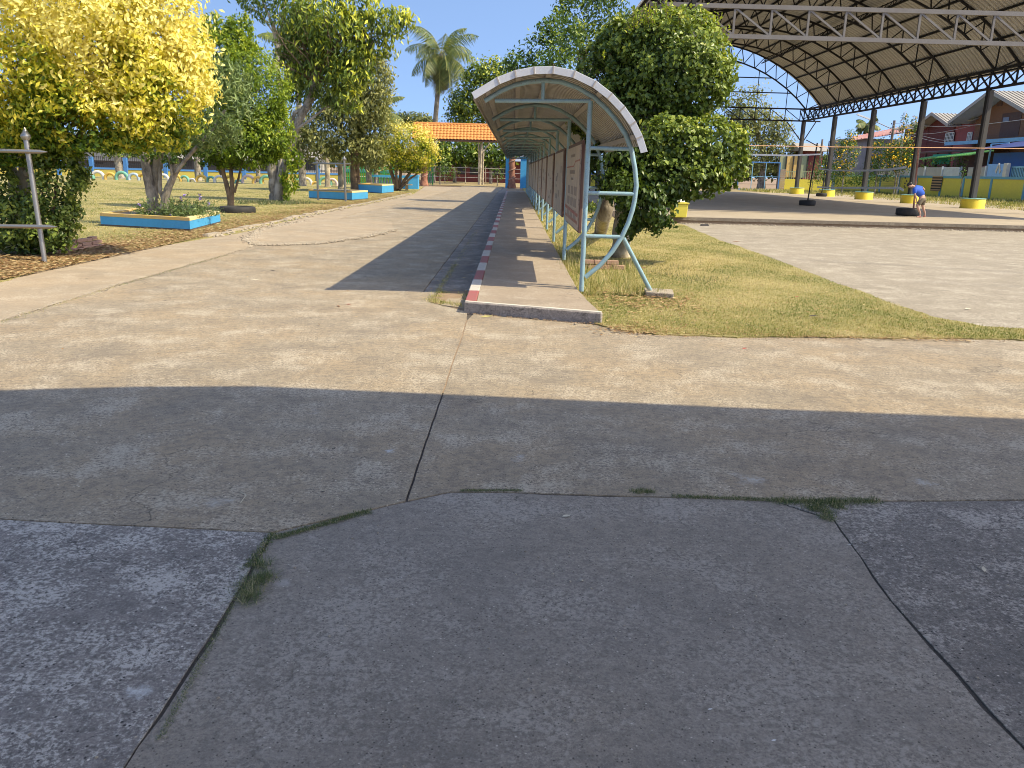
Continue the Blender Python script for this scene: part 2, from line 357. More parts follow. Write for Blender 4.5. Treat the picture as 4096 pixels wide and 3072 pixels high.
def postermat(name, seed):
    m, t, b = newmat(name); p = worldpos(t); o = mul(t, p, (1, 1, 1))
    a = t.nodes.new('ShaderNodeVectorMath'); a.operation = 'ADD'; t.links.new(o, a.inputs[0]); a.inputs[1].default_value = (0, seed*5.3, seed*2.1); p = a.outputs[0]
    n1 = noise(t, mul(t, p, (1, 5, .7)), 2.2, 6, .65); n2 = noise(t, p, 11, 5, .7)
    c = mix(t, ramp(t, n1, [(.35, 0), (.65, 1)]), (.50, .38, .27), (.30, .23, .18))
    wv = N(t, 'ShaderNodeTexNoise', Scale=5.0, Detail=2, Distortion=1.8); t.links.new(mul(t, p, (1, 3.2, .45)), wv.inputs['Vector'])
    c = mix(t, ramp(t, wv.outputs[0], [(.47, 0), (.50, .55), (.53, 0)]), c, (.17, .13, .10))
    c = mix(t, ramp(t, n2, [(.5, 0), (.7, .5)]), c, (.58, .47, .36))
    t.links.new(c, b.inputs['Base Color']); b.inputs['Roughness'].default_value = .5; bump(t, b, wv.outputs[0], .5, .02)
    return m
POSTERS = [postermat('poster_a', 0), postermat('poster_b', 1), postermat('poster_c', 2)]
# ------------------------------------------------------------------ ground, slabs, lawns
def wob(x, y, a):
    return (a*(math.sin(7.1*x+3.3*y)*.5+math.sin(23*x-17*y+1)*.3+math.sin(61*x+47*y)*.25),
            a*(math.sin(6.3*y-4.1*x+2)*.5+math.sin(19*y+27*x)*.3+math.sin(53*y-41*x)*.25))
def area(p): return .5*sum(p[i][0]*p[(i+1) % len(p)][1]-p[(i+1) % len(p)][0]*p[i][1] for i in range(len(p)))
def ragged(poly, step=.12, amp=.012, maxr=14):
    out = []
    for i, a in enumerate(poly):
        b = poly[(i+1) % len(poly)]; L = math.hypot(b[0]-a[0], b[1]-a[1])
        mid = math.hypot((a[0]+b[0])/2, (a[1]+b[1])/2)
        st = step if mid < maxr else step*6
        n = max(1, min(220, int(L/st)))
        for k in range(n):
            x = a[0]+(b[0]-a[0])*k/n; y = a[1]+(b[1]-a[1])*k/n; d = wob(x, y, amp); out.append((x+d[0], y+d[1]))
    return out
def inset(poly, d):
    n = len(poly); out = []
    for i in range(n):
        a, b, c = (Vector(poly[(i-1) % n]), Vector(poly[i]), Vector(poly[(i+1) % n]))
        e1 = (b-a).normalized(); e2 = (c-b).normalized()
        n1 = Vector((-e1.y, e1.x)); n2 = Vector((-e2.y, e2.x)); m = (n1+n2)
        m = m.normalized() if m.length > .01 else n1
        k = d/max(.4, m.dot(n1)); q = b+m*k; out.append((q.x, q.y))
    return out
def slab(name, poly, mat, ztop=0., th=.06, gap=.006, amp=.005, kind='structure', parent=None, step=.12):
    p = [tuple(q[:2]) for q in poly]
    if area(p) < 0: p = p[::-1]
    p = inset(ragged(p, step, amp), gap)
    bm = bmesh.new(); top = [bm.verts.new((x, y, ztop)) for x, y in p]
    f = bm.faces.new(top); r = bmesh.ops.extrude_face_region(bm, geom=[f])
    nv = [g for g in r['geom'] if isinstance(g, bmesh.types.BMVert)]
    for v in nv: v.co.z = ztop
    for v in top: v.co.z = ztop-th
    bmesh.ops.triangulate(bm, faces=[f for f in bm.faces if len(f.verts) > 4]); bmesh.ops.recalc_face_normals(bm, faces=bm.faces)
    me = bpy.data.meshes.new(name); bm.to_mesh(me); bm.free(); me.materials.append(mat)
    o = bpy.data.objects.new(name, me); COL.objects.link(o)
    if parent: o.parent = parent
    if kind: o['kind'] = kind
    return o
def g2(*pts): return [tuple(G(*p)[:2]) for p in pts]
# base earth, one sheet to the horizon
s = MB(); s.quad((-900, -200, -.05), (900, -200, -.05), (900, 1500, -.05), (-900, 1500, -.05)); tag(s.build('ground', M['soil']), kind='structure')
s = MB(); s.quad((-4.95, -6, -.007), (12, -6, -.007), (12, 8.6, -.007), (-4.95, 8.6, -.007)); tag(s.build('joint_bed', M['joint_soil']), kind='structure')
A1, A2 = g2((1870, 1278), (1620, 2000))
patch_pts = [(930, 2400), (1090, 2130), (1340, 2072), (1560, 2020), (1625, 2004), (1800, 1968), (2050, 1968), (2300, 1976), (2700, 1990), (3100, 2004), (3330, 2075), (3440, 2230), (3560, 2400), (3830, 2690), (4096, 2990)]
PP = g2(*patch_pts); Lb, Rb = (-.95, -2.), (1.50, -2.)
iJ = 1; iC = 4
d_ = (A2-Vector(A1)) if False else None
b1 = (A1[0]+(A2[0]-A1[0])*.60, A1[1]+(A2[1]-A1[1])*.60); s = MB(); s.quad((A1[0]-.03, A1[1], -.0035), (b1[0]-.03, b1[1], -.0035), (b1[0]+.03, b1[1], -.0035), (A1[0]+.03, A1[1], -.0035)); s.f = [tuple(reversed(s.f[0]))] if False else s.f
tag(s.build('joint_sunlit', M['soil']), kind='structure')  # paler strip added along the sunlit stretch, sunlight put into the joint colour
# slabs of the concrete yard
gutter = [(-1.1, 10.15), (-1.1, 60), (-.9, 75), (-.5, 75), (-.5, 10.15)]
tri = g2((1715, 1208), (1752, 1163), (1893, 1163), (1870, 1245))
road = [A1, tri[3], tri[0], tri[1], (-1.1, 10.15), (-1.1, 60), (-.9, 79), (-4.7, 79), (-4.62, 43), (-5.2, 27), (-4.9, 20), (-4.84, 13.8), (-4.88, 10), (-4.82, 7.5), (-4.8, 3.3), (-2.17, 3.21)]+[PP[1], PP[2], PP[3], PP[4]]
slab('road', road, M['road'])
slab('road_near', [A1, PP[4]]+PP[5:10]+[(2.55, 3.72), (12, 4.2), (12, 8.15), (5.1, 8.2), (3.6, 8.1), (2.3, 8.0), (1.45, 8.05), (.97, 8.18), (.84, 8.18), (-.40, 8.62)], M['road'])
slab('pavement_left', [PP[1], (-2.17, 3.21), (-4.8, 3.3), (-4.8, -3), Lb, (-.95, 1.6), PP[0]], M['road_left'])
slab('repaired_pavement', PP+[Rb, Lb, (-.95, 1.6)], M['patch'], ztop=-.003, amp=.014)
slab('pavement_right', PP[10:]+[Rb, (12, -2), (12, 4.2), (2.55, 3.72), PP[9]], M['patch_right'], ztop=-.003)
slab('gutter', gutter, M['patch_right'], ztop=-.004, gap=.001)
slab('side_path', [(-4.8, 3.3), (-4.82, 7.5), (-4.88, 10), (-4.84, 13.8), (-4.9, 20), (-5.2, 27), (-4.62, 43), (-4.7, 72), (-7.6, 72), (-6.0, 50), (-6.04, 36), (-6.25, 26), (-6.1, 18), (-6.55, 14), (-6.5, 11), (-6.2, 9), (-6.2, 3)], M['path'], ztop=.004)
ov = [(-5.35, 16.6), (-4.75, 15.6), (-3.9, 16.2), (-3.3, 18.0), (-2.95, 20.5), (-3.4, 23.3), (-4.5, 24.3), (-5.7, 23.0), (-5.85, 19)]
slab('path_repair', ov, M['path'], ztop=.016, th=.012, amp=.03)
# rubble fringe round the repair
def pebbles(n, pts, spread, r0, r1, zb=0.):
    V = []; F = []; T = []
    ico = [(0, 0, 1), (.9, 0, .1), (.2, .9, 0), (-.8, .4, .1), (-.6, -.7, 0), (.4, -.8, .1), (0, 0, -.6)]
    fc = [(0, 1, 2), (0, 2, 3), (0, 3, 4), (0, 4, 5), (0, 5, 1), (6, 2, 1), (6, 3, 2), (6, 4, 3), (6, 5, 4), (6, 1, 5)]
    for i in range(n):
        k = random.randrange(len(pts)-1); u = random.random(); a, b = pts[k], pts[k+1]
        x = a[0]+(b[0]-a[0])*u+random.gauss(0, spread); y = a[1]+(b[1]-a[1])*u+random.gauss(0, spread)
        r = random.uniform(r0, r1); th = random.random()*6.3; c, s_ = math.cos(th), math.sin(th); bb = len(V)
        for q in ico:
            X = q[0]*r*random.uniform(.7, 1.2); Y = q[1]*r*random.uniform(.7, 1.2)
            V.append((x+X*c-Y*s_, y+X*s_+Y*c, zb+q[2]*r*.6))
        F += [(bb+f[0], bb+f[1], bb+f[2]) for f in fc]; T += [random.random()]*10
    return V, F, T
V, F, T = pebbles(1900, [ov[7], ov[8], ov[0], ov[1], ov[2], ov[3], ov[4]], .075, .014, .048, .008)
tag(rawmesh('gravel', V, F, M['rubble']), kind='stuff')
V, F, T = pebbles(420, [(-6.2, 17), (-6.25, 26), (-6.1, 36), (-6.0, 48)], .10, .02, .07, .01)
tag(rawmesh('kerb_rubble', V, F, M['rubble']), kind='stuff')
V, F, T = pebbles(260, [(-.9, 3), (2.2, 3.2)], .9, .003, .008, .001)
tag(rawmesh('grit', V, F, M['rubble']), kind='stuff')
# low broken concrete edging of the lawn
e = MB()
for a, b in (((-6.33, 17.), (-6.4, 26.)), ((-6.4, 26.), (-6.2, 36.)), ((-6.2, 36.), (-6.15, 50.))):
    for k in range(12):
        u0, u1 = k/12, (k+.96)/12; x0 = a[0]+(b[0]-a[0])*u0+random.gauss(0, .02); x1 = a[0]+(b[0]-a[0])*u1+random.gauss(0, .02)
        y0 = a[1]+(b[1]-a[1])*u0; y1 = a[1]+(b[1]-a[1])*u1; h = random.uniform(.03, .07)
        e.hexa([(x0-.07, y0, -.03), (x0+.07, y0, -.03), (x1+.07, y1, -.03), (x1-.07, y1, -.03), (x0-.06, y0, h), (x0+.06, y0, h), (x1+.06, y1, h), (x1-.06, y1, h)])
tag(e.build('lawn_edging', M['rubble']), kind='structure')
# lawns
lawn_left = [(-6.2, 3), (-6.2, 9), (-6.5, 11), (-6.55, 14), (-6.1, 18), (-6.25, 26), (-6.04, 36), (-6.0, 50), (-7.6, 70), (-12, 84), (-80, 84), (-80, 3)]
slab('lawn_left', lawn_left, M['turf'], ztop=.009, th=.03, gap=-.03, amp=.06, step=.2)
lawn_right = [(.86, 8.2), (1.2, 7.8), (1.45, 7.72), (2.3, 7.7), (3.6, 7.85), (5.1, 7.92), (7, 8.0), (7, 8.35), (5.5, 8.5), (5.1, 8.6), (4.8, 9.1), (4.8, 10.8), (4.84, 12.8), (4.98, 15.7), (4.98, 19.8), (5.3, 25.6), (5.2, 26.9), (3.5, 27), (3.5, 70), (.84, 76), (.80, 60), (.78, 22), (.80, 9.86)]
slab('lawn_right', lawn_right, M['turf'], ztop=.014, th=.03, gap=-.01, amp=.06, step=.12)
slab('grass_verge', [(26, 30), (60, 30), (60, 100), (26, 100)], M['turf'], ztop=.02, th=.05, amp=.05, step=.5)
slab('dry_verge', [(-30, 80), (3.5, 80), (3.5, 74.6), (26, 74.6), (26, 130), (-30, 130)], turfmat('dry_turf', (.22, .19, .07), (.44, .31, .15), (.36, .23, .13)), ztop=.0, th=.04, amp=.05, step=.8)
slab('court_apron', [(4.9, 8.25), (4.6, 9.2), (4.5, 10.8), (4.5, 12.8), (4.7, 15.7), (4.7, 19.8), (5.0, 25.5), (5.0, 26.75), (60, 27.2), (60, 8.2), (7, 8.25)], M['apron'], ztop=.006, amp=.02)
# raised court floor with a worn concrete edge
slab('court_floor', [(4.9, 26.75), (30, 27.3), (30, 74.5), (3.6, 74.5), (3.6, 30), (4.9, 29.5)], M['court'], ztop=.2, th=.22, amp=.01)
e = MB(); e.hexa([(4.93, 26.60, .10), (32, 27.09, .10), (32, 27.2, .10), (4.93, 26.70, .10), (4.93, 26.61, .196), (32, 27.10, .196), (32, 27.2, .196), (4.93, 26.70, .196)]); tag(e.build('court_edge', M['edge_dark']), kind='structure')
e = MB(); e.hexa([(4.95, 26.64, -.03), (32, 27.13, -.03), (32, 27.25, -.03), (4.95, 26.73, -.03), (4.95, 26.66, .12), (32, 27.15, .12), (32, 27.25, .12), (4.95, 26.73, .12)])
tag(e.build('court_kerb', M['soil']), kind='structure')
V, F, T = pebbles(500, [(5.4, 26.45), (18, 26.75)], .09, .02, .055, .01); tag(rawmesh('court_edge_litter', V, F, M['rubble']), kind='stuff')
s = MB()
for y in (9.0,):
    pass
# walkway
WL = -.5
walk = [(-.37, 8.66), (.92, 8.22), (.86, 9.0), (.81, 9.86), (.79, 22), (.79, 59.5), (-.37, 59.5)]
wk = slab('walkway', walk, M['walk'], ztop=.12, th=.17, gap=0, amp=.006)
e = MB(); e.hexa([(-.50, 8.695, -.03), (.935, 8.195, -.03), (.95, 8.26, -.03), (-.50, 8.76, -.03), (-.50, 8.68, .118), (.93, 8.19, .118), (.95, 8.26, .118), (-.50, 8.75, .118)])
e.build('end_face', M['slab_end'], wk, bevel=.012)
e = MB(); e.hexa([(-.49, 8.70, .1185), (.925, 8.21, .1185), (.94, 8.275, .1185), (-.49, 8.765, .1185), (-.49, 8.70, .124), (.925, 8.21, .124), (.94, 8.275, .124), (-.49, 8.765, .124)])
e.build('lip', M['lip'], wk)
y = 8.77; i = 0
while y < 59.3:
    L = 1.0 if i else .78
    e = MB(); e.box(-.5+random.gauss(0, .004), -.372, y+.008, y+L-.008, -.04, .124)
    e.build('kerb_block', M['red'] if i % 2 == 0 else M['white'], wk, bevel=.012); y += L; i += 1
# paint splashes of the old kerb rows are part of the blocks; soil wedge beside the kerb
slab('soil_patch', tri, M['soil'], ztop=-.002, th=.03, gap=.02, amp=.02)
slab('gutter_repair', g2((1765, 1222), (1790, 1196), (1862, 1196), (1858, 1235)), M['path'], ztop=.008, th=.02, amp=.01)
# blades of grass, weeds and litter
def inpoly(x, y, poly):
    r = np.zeros(len(x), bool); n = len(poly)
    for i in range(n):
        x0, y0 = poly[i]; x1, y1 = poly[(i+1) % n]
        if y0 == y1: continue
        c = ((y0 > y) != (y1 > y)) & (x < (x1-x0)*(y-y0)/(y1-y0)+x0); r ^= c
    return r
def blades(x, y, h, wd, lean=.6, z=.0, tint=None):
    n = len(x); th = RNG.uniform(0, 2*PI, n); dx, dy = np.cos(th), np.sin(th); ln = RNG.uniform(.1, lean, n)*h
    th2 = RNG.uniform(0, 2*PI, n); lx, ly = np.cos(th2)*ln, np.sin(th2)*ln
    V = np.zeros((n, 3, 3)); z = np.broadcast_to(z, n)
    V[:, 0] = np.stack([x-dx*wd, y-dy*wd, z], 1); V[:, 1] = np.stack([x+dx*wd, y+dy*wd, z], 1)
    V[:, 2] = np.stack([x+lx, y+ly, z+h*np.sqrt(np.maximum(.05, 1-np.minimum(.95, (ln/h)**2)))], 1)
    return V.reshape(-1, 3), np.arange(3*n).reshape(-1, 3), (RNG.uniform(0, 1, n) if tint is None else tint)
def vnoise(x, y, s):
    return .5+.25*np.sin(x*s*1.3+np.sin(y*s*.9)*2+1)+.25*np.sin(y*s*1.1+np.sin(x*s*1.7)*1.6)
def grassfield(name, poly, n, x0, x1, y0, y1, h, wd, z, bias=1.4, mat='blade', cut=None, lean=1.6):
    u = RNG.uniform(0, 1, n); y = y0*(y1/y0)**(u**bias) if y0 > 0 else RNG.uniform(y0, y1, n); x = RNG.uniform(x0, x1, n)
    k = inpoly(x, y, poly)
    if cut is not None: k &= cut(x, y)
    x, y = x[k], y[k]; m = len(x); sc = np.clip(y/12, 1, 2.5)
    t = np.clip(vnoise(x, y, 1.7)*.55+vnoise(x+5, y, 6)*.25+RNG.uniform(0, .45, m)-.1, 0, 1)
    V, F, T = blades(x, y, RNG.uniform(.5, 1.3, m)*h, wd*sc, lean, z, t)
    return tag(rawmesh(name, V, F, M[mat], tint=T), kind='stuff')
PR = [p for p in lawn_right if p[1] < 26.9][:17]+[(.84, 26.9)]+lawn_right[-2:]
grassfield('grass', PR, 340000, .7, 7, 7.6, 27, .028, .0035, .012, lean=2.5)
grassfield('grass', lawn_left, 260000, -30, -5.8, 9, 60, .035, .005, .01, 1.0, lean=2.5)
grassfield('grass', [(26, 35), (38, 35), (38.5, 98), (26, 98)], 26000, 26, 39, 36, 98, .30, .02, .02, lean=.8)
def tufts(name, centers, per, sp, h, wd, mat='weed', z=0., lean=1.9, label=None, cat=None):
    X = []; Y_ = []; Hh = []
    for c in centers:
        k = int(per*(c[2] if len(c) > 2 else 1))
        X.append(RNG.normal(c[0], sp, k)); Y_.append(RNG.normal(c[1], sp, k)); Hh.append(RNG.uniform(.4, 1.2, k)*h)
    x, y, hh = map(np.concatenate, (X, Y_, Hh))
    V, F, T = blades(x, y, hh, wd, lean, z); 
    o = rawmesh(name, V, F, M[mat], tint=T)
    return tag(o, label, cat) if label else tag(o, kind='stuff')
def along(a, b, n): return [(a[0]+(b[0]-a[0])*i/(n-1), a[1]+(b[1]-a[1])*i/(n-1)) for i in range(n)]
gp = lambda *q: [tuple(G(*p)[:2]) for p in q]
c = gp((1010, 2330), (1040, 2260), (1060, 2310), (1000, 2370), (985, 2395)); 
tufts('grass_tuft', [(*q, 1) for q in c], 230, .024, .045, .0011, label='dense tuft of dark green grass in the slanting joint left of the grey repaired slab', cat='grass tuft')
a, b = gp((1110, 2150), (1470, 2045)); tufts('grass_tuft', along(a, b, 30), 80, .012, .013, .0015, label='long thin line of short weeds in the upper left joint of the repaired slab', cat='grass tuft')
a, b = gp((1090, 2135), (1000, 2260)); tufts('grass_tuft', along(a, b, 12), 70, .012, .013, .0015, label='brown thin weeds below the corner of the repaired slab, above the dense tuft', cat='grass tuft')
a, b = gp((2700, 1985), (3110, 2000)); tufts('grass_tuft', along(a, b, 30), 60, .012, .012, .0014, label='low broken line of weeds along the far edge of the repaired slab', cat='grass tuft')
a, b = gp((3110, 2005), (3500, 2005)); tufts('grass_tuft', along(a, b, 22)+[tuple(v) for v in gp((3250, 2030), (3300, 2045), (3350, 2025), (3310, 2070), (3280, 2020), (3330, 2010))]*3, 110, .022, .02, .0014, label='wide patch of green weeds at the right corner of the repaired slab', cat='grass tuft')
a, b = gp((2540, 1966), (2600, 1966)); tufts('grass_tuft', along(a, b, 4), 110, .014, .02, .0014, label='small dark weed in the middle of the far joint of the repaired slab', cat='grass tuft')
a, b = gp((1850, 1962), (2080, 1962)); tufts('weeds', along(a, b, 18), 60, .008, .010, .0013)
a, b = gp((930, 2420), (640, 2950)); tufts('weeds', along(a, b, 30), 40, .007, .008, .001)
tufts('grass_tuft', [(x, y) for x, y in gp((1730, 1200), (1745, 1185), (1760, 1170), (1775, 1212), (1830, 1222), (1858, 1228), (1745, 1208), (1870, 1200), (1880, 1180), (1883, 1215), (1790, 1218))], 130, .05, .06, .003, 'blade', label='bright grass and dry leaves in the earth wedge beside the first red kerb block', cat='grass tuft')
a, b = gp((1755, 1160), (1820, 1060)); tufts('weeds', along(a, b, 20), 60, .025, .03, .002, 'blade')
a, b = gp((0, 1290), (480, 1140)); tufts('weeds', along(a, b, 30), 22, .03, .02, .002, 'blade')
a, b = gp((480, 1140), (900, 1022)); tufts('weeds', along(a, b, 40), 22, .03, .022, .003, 'weed')
V, F, T = pebbles(420, [(-4.82, 7.5), (-4.88, 10), (-4.84, 13.8), (-4.9, 16)], .03, .006, .022, .003); tag(rawmesh('gravel', V, F, M['rubble']), kind='stuff')
a, b = gp((1820, 1060), (1900, 930)); tufts('weeds', along(a, b, 26), 16, .03, .03, .003, 'blade')
tufts('grass_tuft', [(1.05+random.uniform(-.25, .9), random.uniform(10.1, 13.5)) for _ in range(60)], 34, .06, .24, .004, 'blade', lean=.9, label='tall wispy straw coloured grass under the first bays of the walkway canopy', cat='grass tuft')
tufts('weeds', [(1.0+random.uniform(-.2, .5), random.uniform(13.5, 40)) for _ in range(120)], 26, .1, .2, .006, 'blade', lean=.9)
tufts('weeds', [(random.uniform(2.0, 3.3), random.uniform(11.5, 14.5)) for _ in range(50)], 60, .12, .07, .004, 'weed')
tufts('weeds', [(-9.6+random.gauss(0, .8), 33.4+random.gauss(0, .8)) for _ in range(90)], 60, .12, .12, .02, 'weed')
def litter(name, n, fn, size, z, mat='litter'):
    xs, ys = fn(n); m = len(xs); th = RNG.uniform(0, 2*PI, m); L = RNG.uniform(.6, 1.3, m)*size; W = L*RNG.uniform(.3, .5, m)
    c, s_ = np.cos(th), np.sin(th); zz = z+RNG.uniform(.001, .012, m)
    V = np.zeros((m, 4, 3)); up = RNG.uniform(0, .45, m)*W
    V[:, 0] = np.stack([xs-c*L, ys-s_*L, zz], 1); V[:, 2] = np.stack([xs+c*L, ys+s_*L, zz+up], 1)
    V[:, 1] = np.stack([xs-s_*W, ys+c*W, zz+up], 1); V[:, 3] = np.stack([xs+s_*W, ys-c*W, zz+up*.5], 1)
    F = np.arange(4*m).reshape(-1, 4)
    F2 = np.concatenate([F[:, [0, 1, 2]], F[:, [0, 2, 3]]]); t = RNG.uniform(0, 1, m)
    return tag(rawmesh(name, V.reshape(-1, 3), F2, M[mat], tint=np.concatenate([t, t])), kind='stuff')
litter('leaf_litter', 22000, lambda n: (-6.35-np.abs(RNG.normal(0, .9, n)), 9*(52/9)**RNG.uniform(0, 1, n)), .045, .02)
litter('leaf_litter', 5000, lambda n: (-6.9-np.abs(RNG.normal(0, .8, n)), RNG.uniform(10.3, 15, n)), .045, .02)
litter('leaf_litter', 3500, lambda n: (RNG.uniform(.9, 4.8, n), RNG.uniform(7.9, 20, n)), .022, .03)
litter('leaf_litter', 500, lambda n: (RNG.normal(1.7, .35, n), RNG.normal(9.8, .5, n)), .035, .03)
litter('leaf_litter', 260, lambda n: (RNG.uniform(-1.15, -.5, n), RNG.uniform(10.2, 30, n)), .03, .004)
litter('leaf_litter', 110, lambda n: (RNG.uniform(-4.6, -1.2, n), RNG.uniform(6, 40, n)), .022, .002)
litter('leaf_litter', 1600, lambda n: (RNG.uniform(1.0, 4.5, n), 7.72+np.abs(RNG.normal(0, .16, n))), .016, .01)
litter('leaf_litter', 500, lambda n: (RNG.normal(1.25, .22, n), RNG.normal(7.95, .16, n)), .022, .01)
V, F, T = pebbles(160, [(-.45, 8.66), (.92, 8.17)], .015, .006, .018, .0); tag(rawmesh('grit', V, F, M['soil']), kind='stuff')
V, F, T = pebbles(300, [(1.3, 7.72), (2.3, 7.66), (3.6, 7.8), (5.1, 7.88)], .05, .004, .012, .0); tag(rawmesh('grit', V, F, M['soil']), kind='stuff')
# single leaves, twigs and scraps one can pick out on the concrete
def leaf(px, py, L, ang, mat, label, z=.003, cat='leaf', group=None, z0=0.):
    c = G(px, py, z0); ca, sa = math.cos(ang), math.sin(ang); s = MB(); pts = []
    prof = [(-1, 0, 0), (-.45, .32, .10), (.1, .40, .16), (.65, .22, .12), (1, 0, .22), (.6, -.25, .08), (.05, -.38, .03), (-.5, -.28, .02)]
    for u, v, h in prof: pts.append((c.x+L*(u*ca-v*sa), c.y+L*(u*sa+v*ca), z0+z+h*L*.8))
    m0 = (c.x-L*.0, c.y, z0+z+.01*L); n = len(s.v); s.v += pts+[m0]
    for k in range(8): s.f.append((n+8, n+k, n+(k+1) % 8))
    o = s.build('fallen_leaf', M[mat] if isinstance(mat, str) else mat); return tag(o, label, cat, group)
M['leafbrown'] = paint('leafbrown', (.22, .11, .05), .3, .8, 30); M['leafpale'] = paint('leafpale', (.62, .55, .40), .3, .8, 30); M['leafgreen'] = paint('leafgreen', (.45, .40, .14), .3, .8, 30)
M['leafred'] = paint('leafred', (.42, .07, .05), .3, .8, 30); M['leafdark'] = paint('leafdark', (.05, .04, .035), .3, .8, 30)
leaf(2265, 2066, .022, .3, 'leafpale', 'pale curled leaf on the dark repaired slab near its far edge')
leaf(3935, 2280, .022, 1.2, 'leafpale', 'pale shrivelled leaf on the right-hand slab in the big shadow')
leaf(1945, 1268, .07, .5, 'leafgreen', 'long yellow-brown leaf lying just before the end of the kerbed walkway')
leaf(2012, 1262, .05, .1, 'leafbrown', 'orange-brown leaf pressed against the end face of the walkway')
leaf(1395, 1218, .03, 0, 'leafred', 'small red leaf on the sunlit road, left of the earth wedge')
leaf(1355, 1226, .04, 2, 'leafbrown', 'brown leaf on the sunlit road beside the small red leaf')
leaf(1312, 1006, .06, .2, 'leafpale', 'pale leaf in the middle of the road before the shadow of the canopy')
leaf(1022, 1120, .06, .1, 'leafpale', 'yellowish leaf on the road below the rubble edge of the repair')
leaf(1092, 1083, .04, .4, 'leafdark', 'dark leaf on the sunlit road, left of the canopy shadow')
leaf(1622, 950, .06, .0, 'leafdark', 'dark curled leaf on the road close to the edge of the canopy shadow')
leaf(1400, 888, .07, .6, 'leafdark', 'dark leaf on the pale repair at the road side')
leaf(1206, 947, .07, .1, 'leafdark', 'pair of dark leaves on the lower half of the road repair')
leaf(3870, 1237, .05, .4, 'leafpale', 'pale folded leaf on the court apron near the right border', z0=.01)
leaf(3910, 1022, .08, .1, 'leafpale', 'pale leaf far out on the sunlit court apron', z0=.01)
leaf(2945, 968, .1, .1, 'leafbrown', 'brown leaf on the apron close to the lawn edge', z0=.01)
leaf(3252, 1264, .05, .2, 'leafdark', 'black scrap on the cut lawn right of the footing', z0=.03)
leaf(3187, 1188, .03, .2, 'leafred', 'tiny red scrap in the middle of the cut lawn', z0=.03)
leaf(2978, 1395, .03, .6, 'leafred', 'dark red scrap on the concrete just below the lawn')
leaf(1290, 1970, .012, .3, 'leafdark', 'small dark lump on the slab left of the straight joint', cat='scrap')
leaf(3400, 2180, .008, .3, 'paper', 'tiny white scrap inside the right corner of the repaired slab', cat='scrap')
leaf(2840, 2840, .008, .3, 'paper', 'tiny white scrap low on the repaired slab', cat='scrap')
leaf(3095, 2965, .008, .3, 'paper', 'tiny white scrap lowest on the repaired slab', cat='scrap')
leaf(3120, 2480, .010, .9, 'leafdark', 'dark pebble-like scrap on the right half of the repaired slab', cat='scrap')
leaf(1335, 1795, .014, .9, 'leafdark', 'dark curled scrap in the big shadow left of the straight joint', cat='scrap')
leaf(2420, 1170, .05, .9, 'leafbrown', 'big brown leaf in the grass beside the first canopy post', z0=.03)
leaf(2570, 1072, .08, .6, 'leafbrown', 'large brown leaf in the grass behind the slanting canopy leg', z0=.03)
a = G(960, 1970); b = G(985, 1985); c = G(962, 2014); s = MB(); s.tube([a+Vector((0, 0, .004)), b+Vector((0, 0, .006)), c+Vector((0, 0, .004))], .0016, 5); tag(s.build('twig', M['leafpale']), 'thin pale forked twig on the left slab above the joint', 'twig')
for (px, py, r, l) in ((2123, 1276, .02, 'round grey pebble before the middle of the walkway end'), (2153, 1281, .014, 'small tan pebble right of the grey one by the walkway end'), (2300, 1300, .022, 'broken white stone below the right corner of the walkway')):
    c = G(px, py); V, F, T = pebbles(1, [(c.x, c.y), (c.x+.001, c.y)], 0, r, r*1.01, r*.4); tag(rawmesh('pebble', V, F, M['plinth'] if r == .02 else M['rubble'], smooth=True), l, 'stone')
# ------------------------------------------------------------------ unseen roof added over the camera, shaped to cast the big shadow
sc = thing('shadow_roof', (0, -2, 0), 'unseen flat roof added over the photographer to cast the big shadow', 'building')
hz = 5.; L = hz/math.tan(SUN_EL); ox, oy = L*math.cos(SUN_AZ), -L*math.sin(SUN_AZ)
edge = [(-5.6, 5.03), (-3.35, 5.13), (-2.4, 5.33), (-1.61, 5.42), (-.06, 5.32), (1.61, 5.19), (3.4, 5.10), (6, 5.0)]
poly = [(x+ox, y+oy) for x, y in edge]
s = MB(); s.prism([(poly[0][0], -1.6), (poly[-1][0], -1.6)]+poly[::-1], hz, hz+.18); s.build('roof', M['shopwhite'], sc)
for x in (-1.4, 9.6):
    for y in (-1.4, 3.2):
        if x < 0 and y > 0: continue
        s = MB(); s.box(x, x+.2, y, y+.2, -.05, hz-.003); s.build('column', M['shopwhite'], sc)

# ------------------------------------------------------------------ walkway canopy
FY = [9.87+3.6*i for i in range(14)]
ARCH = [(-.36,2.27),(-.17,2.385),(-.02,2.45),(.15,2.49),(.32,2.51),(.51,2.50),(.71,2.44),(.90,2.34),(1.05,2.22),(1.18,2.09),(1.29,1.94),(1.37,1.76),(1.42,1.56),(1.45,1.37),(1.44,1.20),(1.42,1.08),(1.38,.93),(1.31,.76),(1.21,.59),(1.07,.42),(.90,.27)]
can = thing('walkway_canopy', (.86, 9.87, .12), 'long pale blue tube canopy with an arched metal roof over the kerbed walkway', 'canopy')
base = {}
y0 = FY[0]
s = MB(); s.tube([(.86, y0, .10), (.86, y0, 2.30)], .029, 12); base['post'] = s.build('post', M['pipe'], can)
s = MB(); s.tube([(x, y0, z) for x, z in ARCH], .028, 12); base['arch'] = s.build('arch_tube', M['pipe'], can)
s = MB(); s.tube([(-.24, y0, 2.275), (.86, y0, 2.30)], .024, 10); base['cb'] = s.build('crossbar', M['pipe'], can)
s = MB(); s.tube([(.31, y0, 2.28), (.31, y0, 2.50)], .022, 10); base['kp'] = s.build('king_post', M['pipe'], can)
